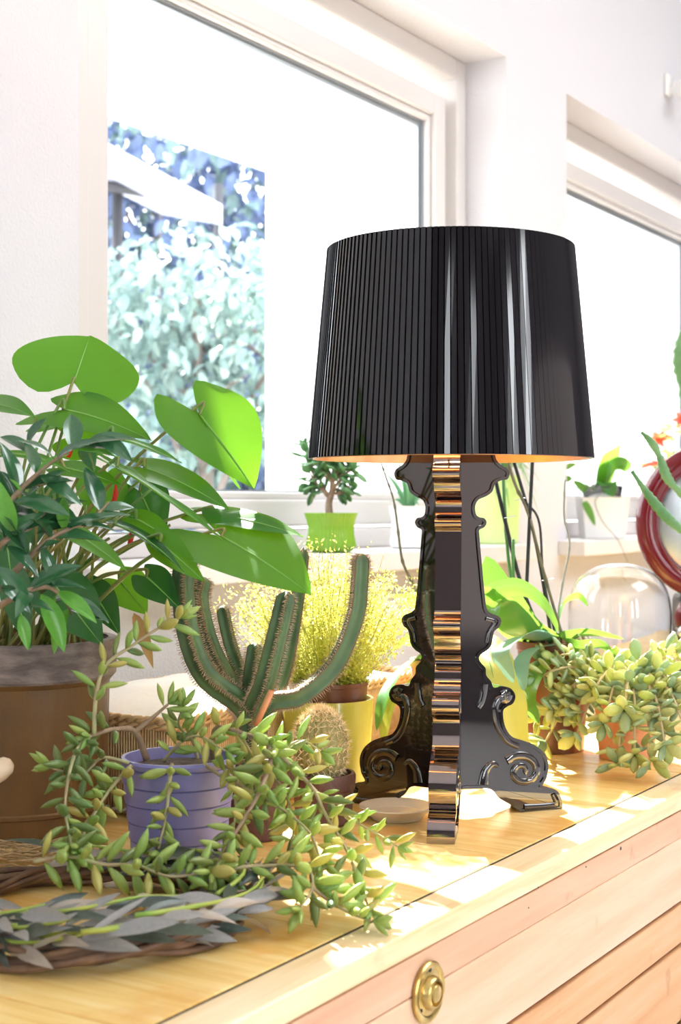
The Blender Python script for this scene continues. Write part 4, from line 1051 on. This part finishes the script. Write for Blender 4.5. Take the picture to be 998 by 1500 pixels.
# ------------------------------------------------------------ sprawling felted succulent
FC = P(918, 0, 2.36); FC.z = T
fel = thing('potted_succulent', 'sprawling succulent with pale felted oval leaves spilling from a terracotta pot', 'potted plant', FC)
pot_lathe('pot', FC, [(0, .001), (.044, .001), (.056, .13), (.060, .131), (.061, .148), (.056, .148), (.054, .132), (0, .13)], M['terra'], fel, 40)
chips('soil', FC + V3(0, 0, .134), .052, 70, M['barkchip'], fel)
fm = [data('felt_leaf', fat_mesh(w, t, b, .58, seg=8, power=.62), M[mt]) for w, t, b, mt in ((.50, .20, .05, 'coty'), (.46, .20, -.12, 'coty'), (.54, .22, .15, 'coty'), (.50, .2, .0, 'coty_g'), (.48, .2, -.1, 'coty_g'))]
FB = FC + V3(0, 0, .138)
ends = [(775, 1000, 2.30), (790, 1050, 2.30), (800, 1085, 2.32), (830, 1020, 2.28), (845, 1075, 2.24), (870, 1010, 2.24), (885, 1060, 2.20), (915, 1040, 2.18), (930, 1105, 2.16), (905, 1120, 2.18), (960, 1050, 2.18), (985, 1010, 2.2), (1005, 1070, 2.15), (975, 1090, 2.14), (1000, 970, 2.3), (940, 980, 2.26), (860, 975, 2.36), (825, 975, 2.34), (880, 985, 2.30), (1010, 1030, 2.2), (960, 1010, 2.22), (845, 1040, 2.26), (812, 1040, 2.28), (955, 1115, 2.15), (800, 965, 2.34), (990, 955, 2.36)]
for e in ends:
    q = P(*e); q.z = max(q.z, T + .012); st = FB + V3((q.x - FB.x) * .25, (q.y - FB.y) * .25, 0)
    mid = st.lerp(q, .55) + V3(0, -.02, .02 + max(0, (st.z - q.z)) * .15)
    c = crom([st, mid, q], 9)
    mm = MB(); mm.tube(c, [.0028 * (1 - .4 * i / len(c)) for i in range(len(c))], 6); mm.build('stem', M['coty_stem'], fel)
    ang = R.uniform(0, 6); acc = 0
    for i in range(3, len(c) - 1):
        acc += (c[i + 1] - c[i]).length
        if acc < .0135: continue
        acc = 0; ang += pi / 2 + .2
        d = (c[i + 1] - c[i]).normalized(); a = d.orthogonal().normalized(); b = d.cross(a)
        for s in (0, pi):
            o = a * math.cos(ang + s) + b * math.sin(ang + s); dr = (o + d * .5 + V3(0, 0, .2) + rv(.2)).normalized()
            if c[i].z + dr.z * .03 < T + .004: dr.z = abs(dr.z)
            inst_on('leaf', R.choice(fm), frame(c[i], dr, d, R.uniform(.027, .041)), fel, T + .001)
    d = (c[-1] - c[-3]).normalized(); d = (d + V3(0, -.1, .5)).normalized()
    for k in range(6):
        o = Matrix.Rotation(k * pi / 3 + ang, 3, d) @ d.orthogonal().normalized(); dr = (d * (.45 if k % 2 else .9) + o * .8).normalized()
        if c[-1].z + dr.z * .03 < T + .004: dr.z = abs(dr.z)
        inst_on('leaf', R.choice(fm), frame(c[-1], dr, d, R.uniform(.027, .041)), fel, T + .001)

# ------------------------------------------------------------ glass cloche
GC = P(908, 0, 3.0); GC.z = T
glo = thing('glass_cloche', 'clear glass bell cloche standing behind the felted succulent', 'cloche', GC)
prof = [(.112, .001), (.113, .006), (.106, .05), (.105, .12), (.107, .17), (.106, .205), (.098, .24), (.080, .268), (.05, .286), (.02, .293), (.0, .294)]
pc = crom([V3(a, 0, b) for a, b in prof], 4); pr_ = [(q.x, q.z) for q in pc]
m = MB(); m.lathe(GC, pr_ + [(max(0, r - .003), z - (.003 if z > .2 else 0)) for r, z in reversed(pr_)], 56); o = m.build('bell', M['clear'], glo)

# ------------------------------------------------------------ red slicing machine
sl0 = P(1052, 765, 2.92); SLC = V3(sl0.x, sl0.y, T)
sli = thing('slicing_machine', 'dark red slicing machine with a large steel disc at the right edge', 'machine', SLC)
zc_ = sl0.z; ax = V3(-.12, -.99, 0).normalized(); sx = ax.cross(V3(0, 0, 1)).normalized()
def torus(rm, prof, name, mat, parent, seg=72):
    V = []; Fc = []; n = len(prof)
    for k in range(seg):
        a = 2 * pi * k / seg; rd = sx * math.cos(a) + V3(0, 0, math.sin(a))
        for (dr, h) in prof: V.append(V3(SLC.x, SLC.y, zc_) + rd * (rm + dr) + ax * h)
    for k in range(seg):
        for i in range(n): Fc.append((k * n + i, k * n + (i + 1) % n, ((k + 1) % seg) * n + (i + 1) % n, ((k + 1) % seg) * n + i))
    return mk(name, V, Fc, mat, parent)
rp = [(.023 * math.cos(a) * 1.0, .018 * math.sin(a)) for a in [2 * pi * i / 14 for i in range(14)]]
torus(.142, rp, 'guard_ring', M['slicer_red'], sli)
torus(.124, [(.004 * math.cos(a), .010 + .004 * math.sin(a)) for a in [2 * pi * i / 8 for i in range(8)]], 'inner_ring', M['slicer_red'], sli)
def plate(name, prof, mat):
    V = []; Fc = []; seg = 64
    for r, h in prof:
        for k in range(seg):
            a = 2 * pi * k / seg; V.append(V3(SLC.x, SLC.y, zc_) + (sx * math.cos(a) + V3(0, 0, math.sin(a))) * r + ax * h)
    for i in range(len(prof) - 1):
        for k in range(seg): k2 = (k + 1) % seg; Fc.append((i * seg + k, i * seg + k2, (i + 1) * seg + k2, (i + 1) * seg + k))
    Fc.append(tuple((len(prof) - 1) * seg + k for k in range(seg))); Fc.append(tuple(reversed(range(seg))))
    return mk(name, V, Fc, mat, sli, auto=40)
plate('disc_blade', [(.121, -.006), (.121, .001), (.11, .004), (.04, .007), (.035, .014), (.012, .016)], M['steel'])
m = MB(); hx = V3(.09, 0, 0); 
def blk(m, c, hx, hy, hz): m.hexa([c + V3(a * hx, b * hy, d * hz) for d in (-1, 1) for a, b in ((-1, -1), (1, -1), (1, 1), (-1, 1))])
m = MB(); blk(m, SLC + V3(.06, .01, .046), .13, .10, .045); bev(m.build('base', M['slicer_black'], sli, False), .02, 4)
m = MB(); blk(m, SLC + V3(.02, .03, .165), .10, .045, .075); bev(m.build('body', M['slicer_black'], sli, False), .02, 4)
m = MB(); m.tube(crom([V3(SLC.x, SLC.y, 0) - sx * .10 + V3(0, 0, zc_ - .095) , SLC + V3(-.06, -.005, .20), SLC + V3(-.02, 0, .14)], 6), [.020, .023, .026] + [.028] * 10, 12); m.build('neck', M['slicer_red'], sli)
m = MB(); q = SLC + V3(-.093, -.09, .166); m.tube([q, q + V3(0, -.012, 0), q + V3(0, -.016, 0)], [.012, .012, .008], 16); m.tube([q, q + V3(.012, .10, 0)], .004, 8); m.build('dial', M['steel'], sli)

# ------------------------------------------------------------ flat-stemmed cactus by the slicer
JC = P(1088, 0, 2.46); JC.z = T
jun = thing('flat_cactus', 'trailing flat green cactus stems reaching in front of the red machine', 'cactus', JC)
pot_lathe('pot', JC, [(0, .001), (.040, .001), (.052, .11), (.055, .112), (.055, .125), (.050, .125), (.049, .11), (0, .11)], M['terra'], jun, 36)
m = MB(); m.lathe(JC, [(.0492, .112), (0, .118)], 20); m.build('soil', M['soil'], jun)
JB = JC + V3(0, 0, .115)
def flat(pts, w, nseg):
    c = crom([P(*q) if not isinstance(q, Vector) else q for q in pts], 9); n = len(c); V = []; Fc = []
    for i in range(n):
        t = i / (n - 1); tg = (c[min(i + 1, n - 1)] - c[max(i - 1, 0)]).normalized(); s = V3(.8, -.2, .6); s = (s - tg * s.dot(tg)).normalized(); nn = tg.cross(s)
        ww = w / 2 * (.55 + .45 * abs(math.sin(pi * nseg * t + .3))) * (1 - .5 * t ** 4) * (1 + .12 * math.sin(i * 2.6))
        for k in range(8):
            a = 2 * pi * k / 8; V.append(c[i] + s * (ww * math.cos(a)) + nn * (.0028 * math.sin(a)))
        if i:
            for k in range(8): k2 = (k + 1) % 8; Fc.append(((i - 1) * 8 + k, (i - 1) * 8 + k2, i * 8 + k2, i * 8 + k))
    Fc.append(tuple((n - 1) * 8 + k for k in range(8)))
    return mk('stem', V, Fc, M['flat_cactus'], jun)
flat([JB, (1070, 840, 2.45), (1040, 760, 2.44), (998, 722, 2.43), (978, 700, 2.42), (966, 668, 2.42), (955, 648, 2.42), (940, 633, 2.42)], .018, 4)
flat([JB, (1072, 860, 2.43), (1035, 800, 2.41), (998, 776, 2.40), (972, 752, 2.40), (948, 722, 2.40), (926, 690, 2.40)], .020, 2)
flat([JB, (1060, 760, 2.48), (1035, 650, 2.50), (1006, 575, 2.52), (1000, 520, 2.52), (1006, 470, 2.52)], .040, 3)
flat([JB, (1090, 800, 2.47), (1080, 700, 2.5), (1070, 600, 2.5)], .035, 3)

# ------------------------------------------------------------ things on the window sills
def sill_pt(px, n=-1.60):
    k = (px - 499.) / F; Y = n / (k * N.x + N.y); return V3(k * Y, Y, Z_S), Y
c, Y = sill_pt(485)
jad = thing('potted_jade', 'small jade tree in a ribbed lime green pot on the window sill', 'potted plant', c); s = Y / F
m = MB(); h = 58 * s
m.lathe(c, [(0, .001), (26 * s, .001), (30 * s, .03 * h), (37 * s, .16 * h), (36 * s, .24 * h), (33.5 * s, .45 * h), (33 * s, .6 * h), (35 * s, .8 * h), (38.5 * s, .97 * h), (38.8 * s, h), (36 * s, h), (32 * s, .9 * h), (0, .88 * h)], 176, 44, .018); m.build('pot', M['lime'], jad, auto=60)
m = MB(); m.lathe(c, [(32.6 * s, .905 * h), (0, .93 * h)], 30); m.build('soil', M['soil'], jad)
JT = c + V3(-2 * s, 0, .92 * h)
jm = [data('jade_leaf', fat_mesh(w, .17, b, .62, seg=7, power=.6), M['jade']) for w, b in ((.62, .05), (.56, -.15), (.66, .15))]
polyt('trunk', [JT, P(482, 738, Y), P(486, 722, Y), P(487, 706, Y)], 6 * s, M['jade_bark'], jad, 3.5 * s)
br = [[(484, 730), (473, 718), (462, 706), (452, 690)], [(486, 718), (497, 705), (505, 690), (510, 678)], [(487, 706), (488, 690), (482, 672)], [(480, 726), (470, 716), (458, 716)], [(487, 706), (472, 692), (464, 672)], [(487, 704), (496, 688), (498, 668)], [(486, 722), (500, 722), (512, 712)], [(462, 700), (452, 676), (446, 654)], [(487, 706), (478, 690), (470, 680)], [(484, 728), (492, 716), (506, 722)], [(487, 706), (500, 696), (514, 690)], [(480, 726), (466, 700), (452, 712)], [(488, 700), (492, 680), (488, 660)]]
for b in br:
    dy = R.uniform(-.03, .03); cc = [P(x, y, Y + dy * i / len(b)) for i, (x, y) in enumerate(b)]; cc = crom(cc, 5)
    m = MB(); m.tube(cc, [3 * s * (1 - .6 * i / len(cc)) for i in range(len(cc))], 6); m.build('branch', M['jade_bark'], jad)
    ang = R.uniform(0, 6)
    for i in range(4, len(cc), 2):
        d = (cc[i] - cc[i - 1]).normalized(); ang += 1.5; a = d.orthogonal().normalized()
        for q in (0, pi):
            o = Matrix.Rotation(ang + q, 3, d) @ a; dr = (o + d * .55 + rv(.2)).normalized()
            inst('leaf', R.choice(jm), frame(cc[i], dr, d + V3(0, 0, .5), R.uniform(19, 30) * s), jad)
    for k in range(4):
        o = Matrix.Rotation(k * pi / 2, 3, d) @ a; inst('leaf', R.choice(jm), frame(cc[-1], (d + o * .7).normalized(), o, R.uniform(12, 18) * s), jad)
c, Y = sill_pt(600); s = Y / F
alo = thing('potted_aloe', 'pointed aloe in a waisted white pot on the window sill', 'potted plant', c); h = 62 * s
pot_lathe('pot', c, [(0, .001), (24 * s, .001), (27 * s, .04 * h), (29 * s, .14 * h), (26 * s, .4 * h), (26 * s, .7 * h), (30 * s, .98 * h), (30 * s, h), (28 * s, h), (25 * s, .88 * h), (0, .87 * h)], M['white_pot'], alo, 44)
m = MB(); m.lathe(c, [(25.4 * s, .885 * h), (0, .9 * h)], 24); m.build('soil', M['soil'], alo)
ab = c + V3(0, 0, .9 * h)
for (x, y, w) in ((562, 690, 9), (582, 668, 9), (592, 700, 10), (610, 680, 9), (628, 690, 9), (570, 735, 8), (636, 720, 8), (600, 660, 9), (615, 740, 8), (590, 730, 8)):
    e = P(x, y, Y + R.uniform(-.05, .05)); strap('leaf', [ab, ab.lerp(e, .5) + V3(0, 0, .012), e], w * s, (1, -.3, .2), M['aloe'], alo, .3, prof=lambda t: max(.02, 1 - t ** 1.6))
c, Y = sill_pt(727); s = Y / F
spi = thing('potted_spider_plant', 'arching thin-leaved plant in a pale green pot behind the lamp', 'potted plant', c); h = 100 * s
pot_lathe('pot', c, [(0, .001), (30 * s, .001), (32 * s, .03 * h), (37 * s, .98 * h), (37 * s, h), (35 * s, h), (34 * s, .92 * h), (0, .9 * h)], M['pale_green'], spi, 44)
m = MB(); m.lathe(c, [(34.2 * s, .925 * h), (0, .93 * h)], 24); m.build('soil', M['soil'], spi)
sb = c + V3(0, 0, .93 * h)
for k in range(34):
    a = R.uniform(0, 2 * pi); L = R.uniform(40, 75) * s; dr = V3(math.cos(a), math.sin(a) * .6 - .35, 0)
    e = sb + dr * L + V3(0, 0, R.uniform(-.9, .35) * L); md = sb + dr * L * .5 + V3(0, 0, L * R.uniform(.35, .6))
    if e.z < Z_S + .01: e.z = Z_S + .01
    q = e - c; nn = (e.dot(N)); 
    if nn < -1.70: e = e + N * (-1.70 - nn)
    if md.dot(N) < -1.70: md = md + N * (-1.70 - md.dot(N))
    strap('leaf', [sb + dr * .02, md, e], 5 * s, dr.cross(V3(0, 0, 1)), M['spider'], spi, .2)
c, Y = sill_pt(882); s = Y / F
so = thing('potted_orchid', 'young orchid with round leaves in a white pot on the far window sill', 'orchid', c); h = 60 * s
m = MB(); m.lathe(c, [(0, .001), (30 * s, .001), (31 * s, .02 * h), (37 * s, .97 * h), (38 * s, h), (35 * s, h), (34 * s, .8 * h), (0, .78 * h)], 64, sq=.75); m.build('pot', M['white_pot'], so, auto=40)
m = MB(); m.lathe(c, [(26 * s, .75 * h), (31 * s, 1.28 * h), (29.5 * s, 1.28 * h), (25 * s, .78 * h)], 40); m.build('inner_pot', M['clear'], so)
chips('bark_chips', c + V3(0, 0, 1.1 * h), 27 * s, 90, M['barkchip'], so)
ob = c + V3(0, 0, 1.16 * h)
for (x, y, w, sd) in ((912, 650, 26, (.8, 0, .5)), (926, 680, 24, (.3, -.6, .7)), (898, 728, 24, (.9, -.3, 0)), (888, 676, 14, (.8, -.2, .3))):
    e = P(x, y, Y - .08); strap('leaf', [ob, ob.lerp(e, .5) + V3(0, 0, .03), e], w * s * 1.2, sd, M['orch'], so, .1, prof=fatp)
for k in range(10):
    a = R.uniform(0, 6.28); p0 = ob + V3(math.cos(a), math.sin(a), 0) * .03
    polyt('aerial_root', [p0, p0 + V3(math.cos(a) * .03, math.sin(a) * .03, .02), p0 + V3(math.cos(a) * .05, math.sin(a) * .04, -.005)], .0022, M['stalk_grey'], so)
polyt('trailing_root', [ob + V3(0, -.04, 0), P(872, 735, Y - .12), P(884, 765, Y - .13), P(905, 790, Y - .14), P(920, 824, Y - .15)], .0022, M['stalk_grey'], so, .0012)
for (x, y, x1, y1) in ((824, 690, 845, 680), (838, 700, 820, 712), (858, 720, 840, 705), (846, 730, 862, 712), (856, 735, 872, 770)):
    a, b = P(x, y, Y - .15), P(x1, y1, Y - .15); strap('runner_leaf', [a, a.lerp(b, .5) + V3(0, 0, .004), b], 11 * s, (.5, -.3, .8), M['orch'], so, .1)
polyt('runner', [ob, P(862, 712, Y - .12), P(845, 705, Y - .15), P(822, 690, Y - .15)], .0015, M['stalk_g'], so)
c, Y = sill_pt(990); s = Y / F
poi = thing('poinsettia', 'red and pale green leafy plant on the sill behind the red machine', 'potted plant', c); h = 60 * s
pot_lathe('pot', c, [(0, .001), (24 * s, .001), (32 * s, .95 * h), (33 * s, h), (30 * s, h), (29 * s, .88 * h), (0, .86 * h)], M['white_pot'], poi, 40)
m = MB(); m.lathe(c, [(29.4 * s, .885 * h), (0, .9 * h)], 24); m.build('soil', M['soil'], poi)
pb = c + V3(0, 0, .9 * h)
pm = data('bract_leaf', lance_mesh(.5, .2, .15), M['poin']); pg = data('bract_leaf_green', lance_mesh(.5, .2, .15), M['poin_g'])
for k in range(13):
    e = P(R.uniform(950, 1030), R.uniform(605, 690), Y + R.uniform(-.1, .04)); polyt('stem', [pb, pb.lerp(e, .6) + V3(0, 0, .02), e], .003, M['stalk_g'], poi, .0016)
    for j in range(5):
        a = j * 1.26 + k; inst('leaf', pm if (k % 3 == 0) else pg, frame(e, V3(math.cos(a), math.sin(a) * .6, R.uniform(-.2, .5)), V3(0, -.4, .9), R.uniform(18, 30) * s), poi)
for (x, y) in ((998, 615), (965, 643)):
    e = P(x, y, Y - .1); 
    for j in range(6): a = j * 1.05; inst('petal', pm, frame(e, V3(math.cos(a), -.2, math.sin(a)), V3(0, -1, 0), 14 * s), poi)
polyt('support_stick', [pb, P(974, 640, Y), P(975, 543, Y)], .0026, M['stalk_grey'], poi)

# ------------------------------------------------------------ motion sensor on the wall
k = (975 - 499.) / F; Ys = WF / (k * N.x + N.y); sc0 = V3(k * Ys, Ys, ZC + (740 - 126) / F * Ys)
sen = thing('motion_sensor', 'small white motion sensor on a bracket on the white wall, top right', 'sensor', sc0)
us = sc0.dot(U)
m = MB(); m.boxw(us - .017, us + .017, WF + .0006, WF + .014, sc0.z - .035, sc0.z + .038); bev(m.build('bracket', M['sensor'], sen, False), .004, 3)
hd = MB(); cN = W(us + .02, WF + .062, sc0.z - .028); d = (N * .75 + U * -.2 + V3(0, 0, -.6)).normalized(); e1 = U - d * U.dot(d); e1.normalize(); e2 = d.cross(e1)
def obox(m, c, a, b, e, ha, hb, he): m.hexa([c + a * (x * ha) + b * (y * hb) + e * (z * he) for z in (-1, 1) for x, y in ((-1, -1), (1, -1), (1, 1), (-1, 1))])
obox(hd, cN, e1, e2, d, .026, .022, .046); o = bev(hd.build('head', M['sensor'], sen, False), .006, 3)
m = MB(); obox(m, cN + d * .0465, e1, e2, d, .018, .013, .001); m.build('lens', M['sensor_eye'], o, False)

# ------------------------------------------------------------ garden outside the window
M['gleaf'] = leaf('hazed_garden_leaf', (0.07, 0.13, 0.13), (0.20, 0.29, 0.29), .3, .3, tcol=(.2, .3, .26))  # bluish haze and glare are put into the garden leaf colours
M['gleaf_p'] = leaf('hazed_pale_garden_leaf', (0.16, 0.25, 0.24), (0.36, 0.46, 0.44), .3, .3, tcol=(.36, .46, .38))
M['gleaf_d'] = leaf('hazed_shaded_garden_leaf', (0.06, 0.09, 0.19), (0.13, 0.18, 0.33), .2, .5)  # darker copy for the back layer, blue haze in its colour
M['trunk'] = plain('garden_trunk', (0.16, 0.13, 0.12), .9)
M['roof_grey'] = plain('grey_blue_zinc', (0.42, 0.44, 0.56), .6)
M['shed_dark'] = plain('dark_timber', (0.05, 0.05, 0.06), .8)
gm = [data('hazed_garden_leaf', lance_mesh(w, b, .15, nu=5, nv=2, peak=.45), M[mt]) for w, b, mt in ((.5, .2, 'gleaf'), (.45, .3, 'gleaf'), (.5, .1, 'gleaf_p'), (.55, .25, 'gleaf_p'))]
def tree(name, label, cpt, rx, ry, rz_, nobj, nst, size, mats, trunk_h):
    base = V3(cpt.x, cpt.y, -.42)
    t = thing(name, label, 'tree', base)
    top = cpt + V3(0, 0, rz_ * .4)
    polyt('trunk', [base, base.lerp(cpt, .5) + V3(.05, .05, 0), cpt, top], .06, M['trunk'], t, .02)
    for k in range(12):
        a = k * 2.4; e = cpt + V3(rx * .85 * math.cos(a), ry * .85 * math.sin(a), rz_ * R.uniform(-.6, .7)); s0 = base.lerp(top, R.uniform(.35, .9))
        polyt('branch', [s0, s0.lerp(e, .55) + V3(0, 0, .1), e], .022, M['trunk'], t, .005)
    for k in range(nobj):
        d = rv().normalized(); q = cpt + V3(d.x * rx, -abs(d.y) * ry, d.z * rz_) * R.uniform(.8, 1.02)
        inst('leaf', R.choice(gm), frame(q, rv(.7) + V3(0, -.3, -.5), V3(R.uniform(-.5, .5), -.6, .7), size * R.uniform(.7, 1.25)), t)
    VF = lance_mesh(.5, .25, .15, nu=3, nv=2, peak=.45); V = []; Fc = []
    mi = []
    for k in range(nst):
        d = rv().normalized(); q = cpt + V3(d.x * rx, d.y * ry, d.z * rz_) * R.random() ** .4
        Mx = frame(q, rv(.7) + V3(0, -.2, -.5), V3(R.uniform(-.6, .6), -.5, .7), size * R.uniform(.8, 1.4)); b = len(V)
        V += [Mx @ Vector(v) for v in VF[0]]; Fc += [tuple(i + b for i in f) for f in VF[1]]; mi += [R.choice(mats)] * len(VF[1])
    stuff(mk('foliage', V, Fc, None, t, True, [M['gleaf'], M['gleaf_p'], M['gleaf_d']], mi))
def gp(px, py, n):
    k = (px - 499.) / F; Y = n / (k * N.x + N.y); return P(px, py, Y)
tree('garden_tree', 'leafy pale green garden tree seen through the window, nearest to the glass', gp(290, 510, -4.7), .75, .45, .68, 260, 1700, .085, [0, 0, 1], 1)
tree('garden_tree', 'tall tree tinted with bluish haze, filling the garden behind the pale one', gp(230, 400, -7.4), 1.9, 1.0, 2.2, 0, 5200, .16, [0, 2, 2, 2], 1)
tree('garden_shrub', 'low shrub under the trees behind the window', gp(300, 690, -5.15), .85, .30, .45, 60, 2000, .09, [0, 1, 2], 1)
roof = thing('garden_shed', 'grey shed roof edge among the trees, upper left of the window', 'shed', V3(*gp(200, 300, -6.0).xy, -.42))
a, b = gp(120, 190, -5.6), gp(325, 300, -5.6); dn = V3(0, 0, -.13); bk = V3(-.5, .9, .25)
m = MB(); m.hexa([a + dn, b + dn, b + dn + bk, a + dn + bk, a, b, b + bk, a + bk]); m.build('roof', M['roof_grey'], roof, False)
m = MB(); a2, b2 = gp(120, 265, -6.05), gp(310, 300, -6.05); m.tube([a2, b2], .035, 8); m.build('gutter', M['shed_dark'], roof)
for x in (150, 172, 320):
    q = gp(x, 270, -6.1); m = MB(); m.tube([V3(q.x, q.y, -.42), q], .035, 8); m.build('post', M['shed_dark'], roof)
